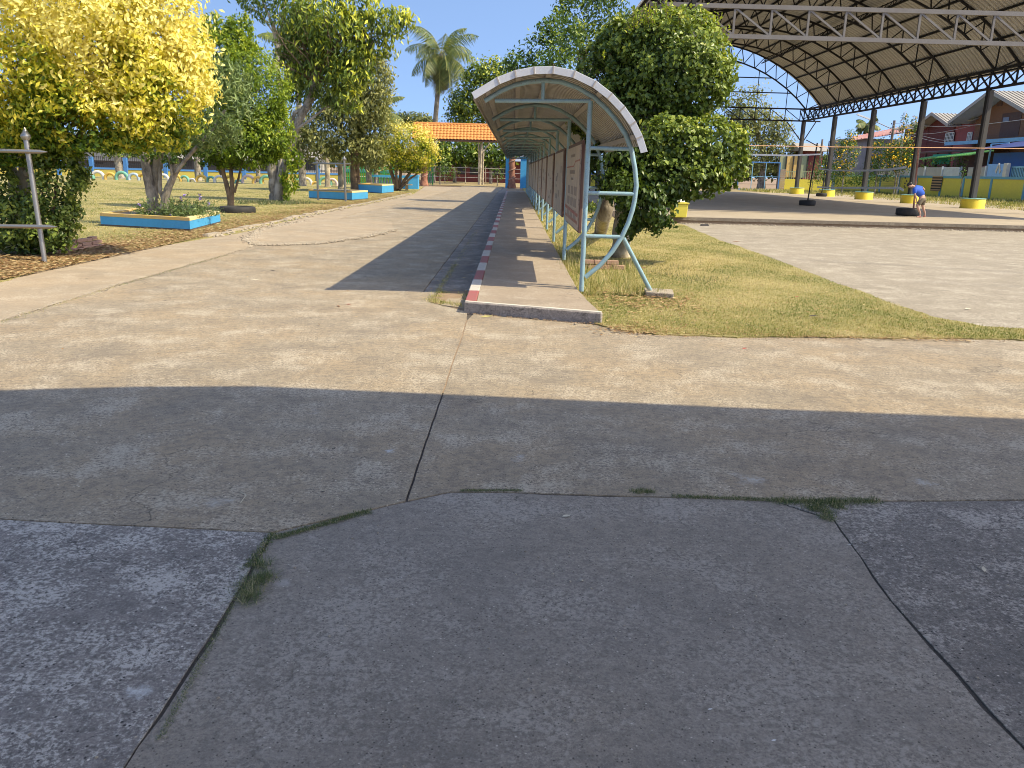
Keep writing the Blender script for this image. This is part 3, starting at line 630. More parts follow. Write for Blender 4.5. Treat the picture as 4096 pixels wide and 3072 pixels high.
for z, x1 in ((1.78, 1.35), (1.27, 1.43), (.765, 1.31)):
    s = MB(); s.tube([(.86, y0, z), (x1, y0, z)], .024, 10); base['r%d' % (z*100)] = s.build('rung', M['pipe'], can)
for y in FY[1:]:
    for o in base.values(): place(o, (0, y-y0, 0), can)
s = MB(); s.tube([(1.335, 9.89, .75), (1.755, 10.2, .09)], .027, 12); s.build('slanting_leg', M['pipe'], can)
s = MB(); s.box(-.27, -.24, 9.5, 57.2, 2.31, 2.34)
def along_arch(t):       # t index float in ARCH
    i = int(t); u = t-i; a = ARCH[i]; b = ARCH[min(i+1, len(ARCH)-1)]
    p = Vector((a[0]+(b[0]-a[0])*u, a[1]+(b[1]-a[1])*u)); d = Vector((b[0]-a[0], b[1]-a[1])).normalized()
    return p, d, Vector((-d.y, d.x))
for t in (0.35, 2.3, 4.2, 7.1, 10.3):
    p, d, n_ = along_arch(t); q = p+n_*.046
    s = MB(); s.hexa([(q.x-d.x*.03-n_.x*.018, 9.52, q.y-d.y*.03-n_.y*.018), (q.x+d.x*.03-n_.x*.018, 9.52, q.y+d.y*.03-n_.y*.018), (q.x+d.x*.03-n_.x*.018, 57.3, q.y+d.y*.03-n_.y*.018), (q.x-d.x*.03-n_.x*.018, 57.3, q.y-d.y*.03-n_.y*.018),
                    (q.x-d.x*.03+n_.x*.018, 9.52, q.y-d.y*.03+n_.y*.018), (q.x+d.x*.03+n_.x*.018, 9.52, q.y+d.y*.03+n_.y*.018), (q.x+d.x*.03+n_.x*.018, 57.3, q.y+d.y*.03+n_.y*.018), (q.x-d.x*.03+n_.x*.018, 57.3, q.y-d.y*.03+n_.y*.018)])
    s.build('purlin', M['purlin'], can)
RO = []
ts = [-.0]+[x*.5 for x in range(1, 22)]+[10.9]
for t in ts:
    p, d, n_ = along_arch(max(0, t)); q = p+n_*.078
    if t == 0: q = q-d*.07
    RO.append((q, n_))
def sheetmesh(RO, y0, width, per, amp, mat, name, parent, th=0.0):
    V = []; F = []; prof = []
    npd = max(1, round(width/per))
    for k in range(npd):
        b = y0+k*width/npd; w = width/npd
        prof += [(b, 0), (b+w*.62, 0), (b+w*.70, amp), (b+w*.92, amp)]
    prof.append((y0+width, 0)); m = len(prof)
    for q, n_ in RO:
        for (yy, a) in prof: V.append((q.x+n_.x*a, yy, q.y+n_.y*a))
    for i in range(len(RO)-1):
        for k in range(m-1): F.append((i*m+k, i*m+k+1, (i+1)*m+k+1, (i+1)*m+k))
    s = MB(); s.v = V; s.f = F; return s.build(name, mat, parent, smooth=False)
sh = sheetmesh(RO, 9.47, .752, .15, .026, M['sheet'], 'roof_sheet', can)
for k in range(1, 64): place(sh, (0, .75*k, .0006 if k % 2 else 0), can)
# folded end trim, one piece after the other
tt = [-.35, 1.0, 2.15, 3.3, 4.4, 5.5, 6.6, 7.6, 8.6, 9.6, 10.4, 11.15]
def rp(t):
    p, d, n_ = along_arch(max(0, min(t, 11.2)))
    q = p+n_*.088
    if t < 0: q = q+d*t*.25
    return q, n_, d
for k in range(len(tt)-1):
    q0, n0, d0 = rp(tt[k]); q1, n1, d1 = rp(tt[k+1]); q1 = q1+(q1-q0).normalized()*.012
    s = MB(); yb, yf = 9.62, 9.435+.004*(k % 2); h = .075
    for (u, n_) in ((q0, n0), (q1, n1)): pass
    A = [(q0, n0), (q1, n1)]
    out_ = [(q.x+n_.x*.018, q.y+n_.y*.018) for q, n_ in A]; inn = [(q.x-n_.x*(h-.018), q.y-n_.y*(h-.018)) for q, n_ in A]
    s.hexa([(inn[0][0], yf, inn[0][1]), (inn[1][0], yf, inn[1][1]), (inn[1][0], yf+.004, inn[1][1]), (inn[0][0], yf+.004, inn[0][1]), (out_[0][0], yf-.006, out_[0][1]), (out_[1][0], yf-.006, out_[1][1]), (out_[1][0], yf+.004, out_[1][1]), (out_[0][0], yf+.004, out_[0][1])])
    s.hexa([(out_[0][0], yf, out_[0][1]), (out_[1][0], yf, out_[1][1]), (out_[1][0], yb, out_[1][1]), (out_[0][0], yb, out_[0][1])]+[(a[0]+n_.x*.003, y_, a[1]+n_.y*.003) for (a, n_, y_) in ((out_[0], n0, yf), (out_[1], n1, yf), (out_[1], n1, yb), (out_[0], n0, yb))])
    s.build('edge_trim', M['zinc'], can, bevel=.0015)
    if k:
        dd = (q1-q0).normalized()*.007; s = MB(); o2 = q0+n0*.021; i2 = q0-n0*(h-.016); s.hexa([(i2.x-dd.x, 9.424, i2.y-dd.y), (i2.x+dd.x, 9.424, i2.y+dd.y), (i2.x+dd.x, 9.436, i2.y+dd.y), (i2.x-dd.x, 9.436, i2.y-dd.y), (o2.x-dd.x, 9.420, o2.y-dd.y), (o2.x+dd.x, 9.420, o2.y+dd.y), (o2.x+dd.x, 9.60, o2.y+dd.y), (o2.x-dd.x, 9.60, o2.y-dd.y)]); s.build('trim_seam', M['purlin'], can)
# rain edging on the left eave
s = MB(); q, n_ = RO[0]; s.box(q.x-.012, q.x+.004, 9.46, 57.4, q.y-.05, q.y+.004); s.build('eave_strip', M['purlin'], can)
ft = MB(); ft.hexa([(1.69, 10.08, -.02), (2.02, 10.02, -.02), (2.06, 10.36, -.02), (1.72, 10.42, -.02), (1.68, 10.06, .085), (2.02, 10.0, .08), (2.07, 10.36, .085), (1.71, 10.44, .09)])
tag(ft.build('concrete_footing', M['rubble'], bevel=.012), 'flat grey concrete lump under the slanting leg of the canopy', 'footing')
# notice boards
names = ['nearest faded notice board with a red band near its lower edge', 'second faded notice board from the open end of the canopy, wrinkled and greenish', 'third notice board along the canopy, grey with boxes of print', 'fourth notice board along the canopy', 'fifth notice board along the canopy', 'sixth notice board along the canopy', 'seventh notice board along the canopy', 'eighth notice board along the canopy', 'ninth notice board along the canopy', 'tenth notice board along the canopy']
for i in range(10):
    ya = FY[i]+.38; yb = FY[i+1]-.72 if i == 0 else FY[i+1]-.5; z0, z1 = .80, 1.83; X = .80
    nb = thing('notice_board', (X, (ya+yb)/2, z0), names[i], 'notice board', 'notice boards under the canopy')
    s = MB(); s.box(X, X+.018, ya, yb, z0, z1); s.build('poster', POSTERS[i % 3], nb)
    s = MB(); s.box(X+.02, X+.05, ya-.03, yb+.03, z0-.03, z0+.02); s.box(X+.02, X+.05, ya-.03, yb+.03, z1-.02, z1+.05); s.box(X+.02, X+.05, ya-.03, ya+.02, z0+.02, z1-.02); s.box(X+.02, X+.05, yb-.02, yb+.03, z0+.02, z1-.02)
    s.build('frame', M['darkwood'], nb)
    s = MB(); s.box(X+.052, X+.062, ya, yb, z0, z1); s.build('backing', M['purlin'], nb)
    if i == 0:
        s = MB()
        s.hexa([(X-.003, ya, z0+.16), (X-.001, ya, z0+.16), (X-.001, yb, z0+.19), (X-.003, yb, z0+.19), (X-.003, ya, z0+.20), (X-.001, ya, z0+.20), (X-.001, yb, z0+.235), (X-.003, yb, z0+.235)])
        for u in range(14):
            y_ = ya+(yb-ya)*(u+.3)/14; s.box(X-.003, X-.001, y_, y_+.08, z0+.07, z0+.11)
        pts = [(ya, z1-.19), (ya+.7, z1-.20), (ya+1.0, z1-.26), (yb, z1-.27)]
        for a, b in zip(pts, pts[1:]): s.hexa([(X-.003, a[0], a[1]), (X-.001, a[0], a[1]), (X-.001, b[0], b[1]), (X-.003, b[0], b[1]), (X-.003, a[0], a[1]+.018), (X-.001, a[0], a[1]+.018), (X-.001, b[0], b[1]+.018), (X-.003, b[0], b[1]+.018)])
        s.build('red_print', M['ink_red'], nb)
        s = MB()
        for r_, (zz, hh, wd, n_) in enumerate(((z1-.13, .035, .06, 8), (z1-.35, .05, .07, 9), (z1-.43, .03, .05, 5))):
            for u in range(n_): y_ = (ya+yb)/2-(n_/2-u)*wd*1.6; s.box(X-.0025, X-.001, y_, y_+wd, zz, zz+hh)
        s.build('lettering', M['ink_grey'], nb)
        s = MB()
        for r_ in range(3):
            for u in range(3):
                y_ = ya+.35+u*.62; zz = z1-.62-r_*.15; s.box(X-.0025, X-.001, y_, y_+.42, zz, zz+.11)
        s.build('print_block', M['ink_grey'], nb)
    elif i < 5:
        s = MB(); random.seed(40+i)
        for u in range(6):
            y_ = ya+.2+random.random()*(yb-ya-.9); zz = z0+.1+random.random()*.75; s.box(X-.0025, X-.001, y_, y_+random.uniform(.2, .6), zz, zz+random.uniform(.03, .12))
        s.build('print_block', M['ink_grey'], nb)

# ------------------------------------------------------------------ court roof
KX, KW = 15.07, 9.23
CYs = [30.2+6.9*k for k in range(7)]
hall = thing('court_roof', (KX, 30.2, .2), 'large arched steel roof on black columns over the sports court', 'roofed court')
def arcz(x, R, zc): return zc+math.sqrt(R*R-x*x)
RT, ZT = 13.9, -1.75
RB, ZB = 12.65, -1.55
cols = {}
for side in (1, -1):
    for k, y in enumerate(CYs):
        x = KX+side*KW
        s = MB(); s.box(x-.10, x+.10, y-.11, y+.11, .2, 6.12); s.build('column', M['concol'], hall)
        s = MB(); s.box(x-.20, x-.103, y-.12, y+.12, .25, 6.14); s.build('column_face', M['black_steel'], hall)
arcs_top = [(KX+x, arcz(x, RT, ZT)) for x in np.linspace(-10.55, 10.55, 23)]
def arch_truss(y, parent):
    s = MB(); m = M['black_steel']
    for a, b in zip(arcs_top, arcs_top[1:]): s.bar((a[0], y, a[1]), (b[0], y, b[1]), .09, .11)
    xs = np.linspace(-9.25, 9.25, 21); low = [(KX+x, arcz(x, RB, ZB)) for x in xs]
    for a, b in zip(low, low[1:]): s.bar((a[0], y, a[1]), (b[0], y, b[1]), .09, .10)
    o = s.build('arch_chords', m, parent)
    s = MB()
    for i, (x, z) in enumerate(low):
        xt = x-KX; 
        for dx in (-.46, .46):
            X2 = max(-10.3, min(10.3, (xt+dx)*1.06)); s.bar((x, y, z), (KX+X2, y, arcz(X2, RT, ZT)), .055, .06)
    s.build('arch_webs', m, parent)
    return o
kids0 = set(hall.children)
arch_truss(CYs[0], hall); ref = [o for o in hall.children if o not in kids0]
for y in CYs[1:]:
    for o in ref: place(o, (0, y-CYs[0], 0), hall)
def tie(y, mat, th):
    z0, z1 = 6.17, 7.12; s = MB()
    s.bar((KX-10.6, y, z1), (KX+10.6, y, z1), th, th*1.1); s.build('tie_chord', mat, hall)
    s = MB(); s.bar((KX-10.6, y, z0), (KX+10.6, y, z0), th, th*1.1); s.build('tie_chord', mat, hall)
    v0 = d0 = None
    x = KX-10.2
    while x < KX+10.5:
        s = MB(); s.bar((x, y, z0+th*.56), (x, y, z1-th*.56), th*.55); s.build('tie_strut', mat, hall)
        if x+1.27 < KX+10.5:
            s = MB(); s.bar((x+.04, y+.003, z1-th*.56), (x+1.23, y+.003, z0+th*.56), th*.5); s.build('tie_diagonal', mat, hall)
        x += 1.27
tie(CYs[0]-.12, M['grey_steel'], .13); tie(CYs[-1]+.12, M['black_steel'], .10)
s = MB(); y = CYs[-1]+.14
for z in (8.35, 9.5, 10.6):
    xx = math.sqrt(max(0, RB**2-(z-ZB)**2)); s.bar((KX-xx, y, z), (KX+xx, y, z), .08)
for x in (-7.6, -5.1, -2.5, 0, 2.5, 5.1, 7.6): s.bar((KX+x, y+.05, 7.15), (KX+x, y+.05, arcz(x, RB, ZB)), .05)
s.build('gable_bars', M['black_steel'], hall)
s = MB(); y = CYs[-1]
for sx in (1, -1):
    x = KX+sx*KW
    s.bar((x, y, 4.4), (x-sx*1.5, y, 6.1), .07); s.bar((x, y, 4.4), (x+sx*.95, y, 6.1), .07)
s.build('knee_brace', M['black_steel'], hall)
for side in (1, -1):
    x = KX+side*KW; ya, yb = CYs[0]-.9, CYs[-1]+.6
    s = MB(); s.bar((x, ya, 7.08), (x, yb, 7.08), .13); s.bar((x, ya, 6.2), (x, yb, 6.2), .12); s.bar((x+side*1.05, ya, 7.16), (x+side*1.05, yb, 7.16), .08)
    s.build('eave_chords', M['black_steel'], hall)
    y = ya; i = 0; v = d = None
    while y < yb-.3:
        if v is None:
            s = MB(); s.bar((x, y, 6.24), (x, y, 7.04), .075); v = s.build('eave_strut', M['black_steel'], hall)
            s = MB(); s.bar((x, y+.04, 6.24), (x, y+1.1, 7.04), .07); d = s.build('eave_diagonal', M['black_steel'], hall)
            s = MB(); s.bar((x+.05*side, y+.5, 6.22), (x+side*1.0, y+.5, 7.13), .06); e = s.build('outrigger', M['black_steel'], hall)
        else:
            for q in (v, d, e): place(q, (0, y-ya, 0), hall)
        y += 1.15
pl = np.linspace(-10.5, 10.5, 19)
for x in pl:
    z = arcz(x, RT, ZT); nx, nz = x/RT, (z-ZT)/RT
    s = MB(); c = Vector((KX+x+nx*.09, 0, z+nz*.09)); s.bar((c.x, CYs[0]-.9, c.z), (c.x, CYs[-1]+.6, c.z), .075, .10); s.build('purlin', M['black_steel'], hall)
for sx in (-1, 1):       # lattice girders running the length of the vault
    x = sx*5.3; z = arcz(x, RT, ZT); ya, yb = CYs[0]-.8, CYs[-1]+.5; X = KX+x
    s = MB(); s.bar((X, ya, z-.42), (X, yb, z-.42), .07); s.bar((X+.14, ya, z-.1), (X+.14, yb, z-.1), .05); y = ya
    while y < yb-.6: s.bar((X, y, z-.40), (X+.1, y+.33, z-.06), .03); s.bar((X+.1, y+.33, z-.06), (X, y+.66, z-.40), .03); y += .66
    s.build('lattice_girder', M['black_steel'], hall)
R2 = RT+.15; RO2 = []
for x in np.linspace(-10.85, 10.85, 27):
    z = ZT+math.sqrt(R2*R2-x*x); RO2.append((Vector((KX+x, z)), Vector((x/R2, (z-ZT)/R2))))
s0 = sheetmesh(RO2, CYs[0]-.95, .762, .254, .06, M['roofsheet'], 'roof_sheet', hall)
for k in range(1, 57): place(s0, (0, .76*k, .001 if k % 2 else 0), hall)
for k in range(7):
    for side in (1, -1):
        if side == -1: continue
        x = KX+side*KW; y = CYs[k]; r = .59 if k else .62
        lab = ['low round yellow footing', '', '', '', '', '', ''][k]
        d = thing('column_footing', (x, y, .2), {0: 'round yellow concrete footing with teal top at the front corner of the court', 1: 'round yellow footing with teal top under the second column of the court', 2: 'widest round yellow footing in view, under the nearest visible column at the right', 3: 'round yellow footing just behind the bending boy', 4: 'round yellow footing between the boy and the net post, on the right side', 5: 'yellow footing right behind the tyre foot of the far net post', 6: 'smallest, farthest yellow footing, in front of the yellow wall by the gate'}[k] if side == 1 else 'yellow footing of the court roof hidden behind the clipped tree', 'footing', 'yellow footings round the court columns')
        s = MB(); s.lathe((x, y, .2), [(r*1.03, 0), (r, .06), (r, .46), (r*.98, .485)], 28); s.build('drum', M['drum'], d)
        s = MB(); s.lathe((x, y, .686), [(r*.97, 0), (r*1.03, .008), (r*1.03, .03), (r*.97, .04)], 28); s.build('top', M['drumtop'], d)

# ------------------------------------------------------------------ nets, net posts, tyres
def tyre_prof(R, w):
    return [(R*.62, -w*.42), (R*.80, -w*.5), (R*.95, -w*.44), (R, -w*.3), (R, w*.3), (R*.95, w*.44), (R*.80, w*.5), (R*.62, w*.42), (R*.60, w*.2), (R*.60, -w*.2)]
def tyre_mesh(name, R, w, mat, axis='Z', grooves=False, n=26):
    pr = tyre_prof(R, w); V = []; F = []; m = len(pr)
    for k in range(n):
        th = 2*PI*k/n
        for j, (r, h) in enumerate(pr):
            rr = r*(1-.02*(k % 2)) if (grooves and j in (3, 4)) else r
            p = (rr*math.cos(th), rr*math.sin(th), h)
            V.append(p if axis == 'Z' else (p[0], p[2], p[1]))
    for k in range(n):
        for j in range(m): a, b = k*m+j, k*m+(j+1) % m; c, d = ((k+1) % n)*m+(j+1) % m, ((k+1) % n)*m+j; F.append((a, d, c, b) if axis == 'Z' else (a, b, c, d))
    me = bpy.data.meshes.new(name); me.from_pydata(V, [], F); me.materials.append(mat); me.polygons.foreach_set('use_smooth', [True]*len(F)); me.update(); return me
def tyre(x, y, z, R, w, mat, label, axis='Z', group=None, grooves=True, name='tyre', rz=0, cat='tyre'):
    o = bpy.data.objects.new(name, tyre_mesh(name, R, w, mat, axis, grooves)); COL.objects.link(o); o.location = (x, y, z); o.rotation_euler = (0, 0, rz); return tag(o, label, cat, group)
def netpost(px, py, topz, label, Rt, tl_, lean=0):
    g = G(px, py, .2)
    s = MB(); s.tube([(g.x, g.y, .22), (g.x+lean, g.y, topz)], .035, 8)
    o = tag(s.build('net_post', M['black_steel']), label, 'post')
    tyre(g.x, g.y, .2+.13, Rt, .26, M['rubber'], tl_, cat='tyre')
    return g, Vector((g.x+lean, g.y, topz))
n1, n1t = netpost(3228, 822, 3.2, 'leaning black net post in the middle of the court, nearer of the two', .40, 'black tyre lying flat in the middle of the court under the nearer net post', .15)
n2, n2t = netpost(3285, 786, 4.3, 'black net post behind the other one, near the far columns', .40, 'black tyre lying flat under the farther net post', .1)
n1t = P(3262, 620, n1.y); n2t = P(3308, 610, n2.y)
g3 = G(3652, 864, .2); y3 = g3.y
s = MB(); s.tube([(g3.x, y3, .2), P(3674, 590, y3)], .035, 8); tag(s.build('net_post', M['vinecol']), 'rusty net post held by the bending boy', 'post')
tyre(15.35, y3+.05, .2+.15, .44, .28, M['rubber'], 'black tyre lying flat at the feet of the boy in blue')
def tapeline(name, pts, w, th, mat, label=None, cat='net', parent=None):
    s = MB()
    for a, b in zip(pts, pts[1:]): s.bar(a, b, th, w)
    o = s.build(name, mat, parent); return tag(o, label, cat) if label else o
def netting(name, a0, a1, b0, b1, nx, nz, parent, sag=.0, r=.008, mat='concol'):
    s = MB(); Pt = lambda u, v: (Vector(a0)*(1-u)+Vector(a1)*u)*(1-v)+(Vector(b0)*(1-u)+Vector(b1)*u)*v-Vector((0, 0, sag*math.sin(PI*u)))
    for i in range(nx+1): s.bar(Pt(i/nx, 0), Pt(i/nx, 1), r)
    for j in range(1, nz): 
        for i in range(0, nx, 8): s.bar(Pt(i/nx, j/nz), Pt(min(nx, i+8)/nx, j/nz), r)
    return s.build(name, M[mat], parent)
# net 1: from the hidden post behind the tree to the nearer leaning post
a = P(2640, 610, 30.5); nt1 = thing('volleyball_net', (a.x, a.y, 0), 'grey net tape running from the clipped tree to the nearer leaning post', 'net')
pts = [a, P(2999, 618, 36), P(3150, 622, 38.6), P(3282, 617, n1.y+.3)]
tapeline('top_tape', pts, .07, .01, M['tape'], parent=nt1)
# net 2: hangs slack from the far post to the post the boy holds
p2a = P(3270, 676, n2.y); p2b = P(3306, 677, n2.y-2); nt2 = thing('volleyball_net', (p2a.x, p2a.y, .2), 'slack volleyball net with two grey tapes ending beside the boy', 'net')
top = [P(3275, 675, 58), P(3330, 681, 52), P(3420, 683, 45), P(3500, 681, 40), P(3570, 677, 36), P(3625, 668, 33.5)]
bot = [P(3268, 748, 58), P(3330, 751, 52), P(3420, 751, 45), P(3500, 751, 40), P(3560, 752, 36), P(3598, 752, 34), P(3614, 761, 33.5)]
tapeline('top_tape', top, .09, .01, M['tape'], parent=nt2); tapeline('bottom_tape', bot, .10, .01, M['tape'], parent=nt2)
netting('mesh', top[3], top[-1], bot[3], bot[-2], 26, 9, nt2, r=.006)
s = MB()
for px, py in ((3622, 712), (3626, 724), (3620, 733), (3617, 744), (3620, 751)): s.lathe(P(px, py, 33.4), [(.01, -.03), (.035, 0), (.01, .03)], 8)
s.build('float', M['rubber'], nt2)
s = MB(); s.tube([P(2990, 582, 30.1), P(3350, 588, 30.1), P(3700, 590, 30.05), P(4300, 597, 30.1)], .012, 5); s.tube([P(2450, 574, 30.1), P(2990, 582, 30.1)], .012, 5); tag(s.build('rope', M['rope']), 'thin orange rope stretched straight across the front of the court', 'rope')

# ------------------------------------------------------------------ bin by the clipped tree
g = G(2713, 868, .2); b = thing('rubbish_bin', (g.x, g.y, .2), 'bright yellow bin with a bag on top at the corner of the court', 'bin')
s = MB(); q = .22; s.hexa([(g.x-q, g.y-q, .2), (g.x+q, g.y-q, .2), (g.x+q, g.y+q, .2), (g.x-q, g.y+q, .2), (g.x-q*1.12, g.y-q*1.12, .61), (g.x+q*1.12, g.y-q*1.12, .61), (g.x+q*1.12, g.y+q*1.12, .61), (g.x-q*1.12, g.y+q*1.12, .61)]); s.build('body', M['wallyellow'], b, bevel=.02)
s = MB(); q = .27; s.box(g.x-q, g.x+q, g.y-q, g.y+q, .613, .66); s.build('rim', M['wallyellow'], b, bevel=.01)
s = MB(); s.lathe((g.x-.02, g.y, .663), [(.2, 0), (.23, .03), (.18, .08), (.05, .1)], 9); s.build('bag', M['tape'], b)
# loose stone by the lawn corner
s = MB(); g = G(2818, 905); s.hexa([(g.x-.12, g.y, 0), (g.x+.16, g.y, 0), (g.x+.15, g.y+.1, 0), (g.x-.12, g.y+.1, 0), (g.x-.1, g.y, .06), (g.x+.1, g.y, .08), (g.x+.12, g.y+.1, .06), (g.x-.1, g.y+.1, .07)]); tag(s.build('stone', M['plinth'], bevel=.01), 'dark stone at the top corner of the lawn beside the court', 'stone')

# two cables hung high over the apron, out of the picture, whose thin shadows cross it
for (a, b, r_, l_) in ((G(3080, 1032), G(4096, 1092), .02, 'cable stretched high over the court apron, longer of the two'), (G(3650, 1126), G(4096, 1150), .012, 'second cable stretched high over the court apron')):
    h_ = 6.2; sh_ = Vector((sdir.x, sdir.y, 0))*(h_/sdir.z)+Vector((0, 0, h_)); d_ = (b-a); s = MB(); s.tube([a+sh_-d_*.0, a+sh_+d_*.5-Vector((0, 0, .02)), b+sh_+d_*2.5], r_, 6); tag(s.build('power_cable', M['black_steel']), l_, 'cable')
# ------------------------------------------------------------------ trees
def leaves(pts, nrm, L, Wd, droop=0., jit=.7, fold=.25):
    """one folded leaf (2 quads as 4 tris) per point; returns V,F"""
    n = len(pts)
    nr = nrm+RNG.normal(0, jit, (n, 3)); nr[:, 2] += .35; nr /= np.linalg.norm(nr, axis=1)[:, None]
    d = RNG.normal(0, 1, (n, 3)); d[:, 2] -= droop*2.2; d -= (d*nr).sum(1)[:, None]*nr; d /= np.maximum(1e-6, np.linalg.norm(d, axis=1))[:, None]
    s_ = np.cross(d, nr); l = (RNG.uniform(.65, 1.25, n)*L)[:, None]; w_ = l*Wd/L
    V = np.zeros((n, 4, 3)); V[:, 0] = pts-d*l*.5; V[:, 2] = pts+d*l*.5-nr*l*.12
    V[:, 1] = pts+s_*w_*.5+nr*w_*fold*.5; V[:, 3] = pts-s_*w_*.5+nr*w_*fold*.5
    F = np.arange(4*n).reshape(-1, 4)
    return V.reshape(-1, 3), np.concatenate([F[:, [0, 1, 2]], F[:, [0, 2, 3]]])
def blob_points(c, r, n, clump=1., fill=.25, ncl=None, power=.5, flatbottom=0., rmin=.72):
    c = np.array(c); r = np.array(r); ncl = ncl or max(12, int(40*(r.mean())))
    u = RNG.normal(0, 1, (ncl, 3)); u /= np.linalg.norm(u, axis=1)[:, None]
    rad = RNG.uniform(rmin, 1.02, ncl)[:, None]; cc = u*rad
    k = RNG.integers(0, ncl, n); sp = .17*clump
    p = cc[k]+RNG.normal(0, sp, (n, 3)); m = RNG.uniform(0, 1, n) < fill
    v = RNG.normal(0, 1, (n, 3)); v /= np.linalg.norm(v, axis=1)[:, None]; p[m] = v[m]*(RNG.uniform(.3, 1, n)**.5)[m, None]
    if flatbottom: p[:, 2] = np.where(p[:, 2] < -flatbottom, -flatbottom+(p[:, 2]+flatbottom)*.25, p[:, 2])
    nn = p/np.maximum(.05, np.linalg.norm(p, axis=1))[:, None]
    return c+p*r, nn, np.linalg.norm(p, axis=1)
def crown(name, blobs, dens, L, Wd, mat, parent, droop=0., clump=1., fill=.25, tintfn=None, jit=.7, fb=0., depth=.85, maxn=90000, rmin=.72, cd=5):
    VV = []; FF = []; TT = []; off = 0
    for b in blobs:
        px, py, rx, ry, Y = b[:5]; c = P(px, py, Y); k = Y/FPX; rr = (rx*k, (b[5] if len(b) > 5 else depth*(rx+ry)/2*k), ry*k)
        ar = 4*PI*((rr[0]*rr[1])**1.6/3+(rr[0]*rr[2])**1.6/3+(rr[1]*rr[2])**1.6/3)**(1/1.6)
        n = int(min(maxn, ar*dens)); pts, nn, rad = blob_points(c, rr, n, clump, fill, ncl=int(max(14, min(900, ar*cd))), flatbottom=fb, rmin=rmin)
        V, F = leaves(pts, nn, L, Wd, droop, jit)
        t = tintfn(pts, nn, rad) if tintfn else np.clip(RNG.normal(.5, .22, n), 0, 1)
        VV.append(V); FF.append(F+off); TT.append(np.concatenate([t, t])); off += len(V)
    return rawmesh(name, np.concatenate(VV), np.concatenate(FF), M[mat] if isinstance(mat, str) else mat, parent, np.concatenate(TT))
def limb(paths, mat, parent, name='trunk', n=12, knob=.06):
    """paths: list of (list of (px,py), Y or list of Y, r0, r1)"""
    first = None
    for i, (pts, Y, r0, r1) in enumerate(paths):
        w_ = [Vector(p) if len(p) == 3 else P(p[0], p[1], (Y if not hasattr(Y, '__len__') else Y[j])) for j, p in enumerate(pts)]
        q = []; 
        for a, b in zip(w_, w_[1:]):
            m = 4
            for k in range(m): q.append(a.lerp(b, k/m)+Vector((random.gauss(0, 1), random.gauss(0, 1), 0))*r0*.07*(1 if k else .3))
        q.append(w_[-1]); nn = len(q)
        rs = [(r0+(r1-r0)*j/(nn-1))*(1+random.uniform(-knob, knob))*(1.25 if (j == 0 and i == 0) else 1) for j in range(nn)]
        s = MB(); s.tube(q, rs, n); o = s.build(name if i == 0 else 'limb', M[mat], parent)
        if i == 0: first = o
    return first
def twigs(parent, c, r, n, mat, rad=.02, base=None):
    s = MB(); c = Vector(c); base = Vector(base) if base else c-Vector((0, 0, r[2]))
    for i in range(n):
        d = Vector((random.gauss(0, 1), random.gauss(0, 1), random.gauss(.3, .8))).normalized(); e = c+Vector((d.x*r[0], d.y*r[1], d.z*r[2]))*.85
        m = base.lerp(e, .5)+Vector((random.gauss(0, .1), random.gauss(0, .1), random.gauss(.1, .1)))*r[0]
        s.tube([base, m, e], [rad, rad*.7, rad*.25], 5)
    s.build('branches', M[mat], parent)
LM = {}
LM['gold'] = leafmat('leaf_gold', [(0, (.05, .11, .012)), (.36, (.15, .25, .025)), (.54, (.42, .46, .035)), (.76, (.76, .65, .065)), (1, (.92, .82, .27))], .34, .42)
LM['bright'] = leafmat('leaf_bright', [(0, (.05, .095, .012)), (.5, (.19, .29, .022)), (1, (.50, .52, .04))], .38, .4)
LM['oleander'] = leafmat('leaf_oleander', [(0, (0.079, 0.135, 0.047)), (.6, (0.236, 0.315, 0.115)), (1, (0.504, 0.570, 0.230))], .3, .4)
LM['dark'] = leafmat('leaf_dark', [(0, (0.044, 0.090, 0.022)), (.6, (0.120, 0.200, 0.035)), (1, (0.480, 0.540, 0.064))], .32, .38)
LM['mango'] = leafmat('leaf_mango', [(0, (0.063, 0.101, 0.024)), (.55, (0.189, 0.263, 0.041)), (.85, (0.605, 0.605, 0.064)), (1, (0.950, 0.927, 0.113))], .35, .4)
LM['grey'] = leafmat('leaf_grey', [(0, (0.087, 0.106, 0.039)), (.5, (0.218, 0.238, 0.084)), (1, (0.495, 0.462, 0.157))], .35, .6)
LM['vine'] = leafmat('leaf_vine', [(0, (.045, .085, .018)), (.45, (.14, .20, .038)), (.8, (.30, .37, .06)), (1, (.56, .56, .11))], .3, .33)
LM['far'] = leafmat('leaf_far', [(0, (0.061, 0.083, 0.031)), (.6, (0.145, 0.176, 0.053)), (1, (0.315, 0.308, 0.088))], .3, .6)
LM['palm'] = leafmat('leaf_palm', [(0, (0.079, 0.122, 0.040)), (.6, (0.189, 0.229, 0.069)), (1, (0.535, 0.472, 0.137))], .3, .45)
LM['frond_dead'] = leafmat('frond_dead', [(0, (.12, .085, .05)), (1, (.34, .25, .15))], .2, .8)
LM['fence_hedge'] = leafmat('leaf_hedge', [(0, (.035, .075, .015)), (.6, (.11, .20, .03)), (1, (.28, .34, .06))], .3, .5)
def base_at(px, py, z=0): g = G(px, py, z); return g

def tree(name, base, label, cat='tree', group=None): return thing(name, base, label, cat, group)
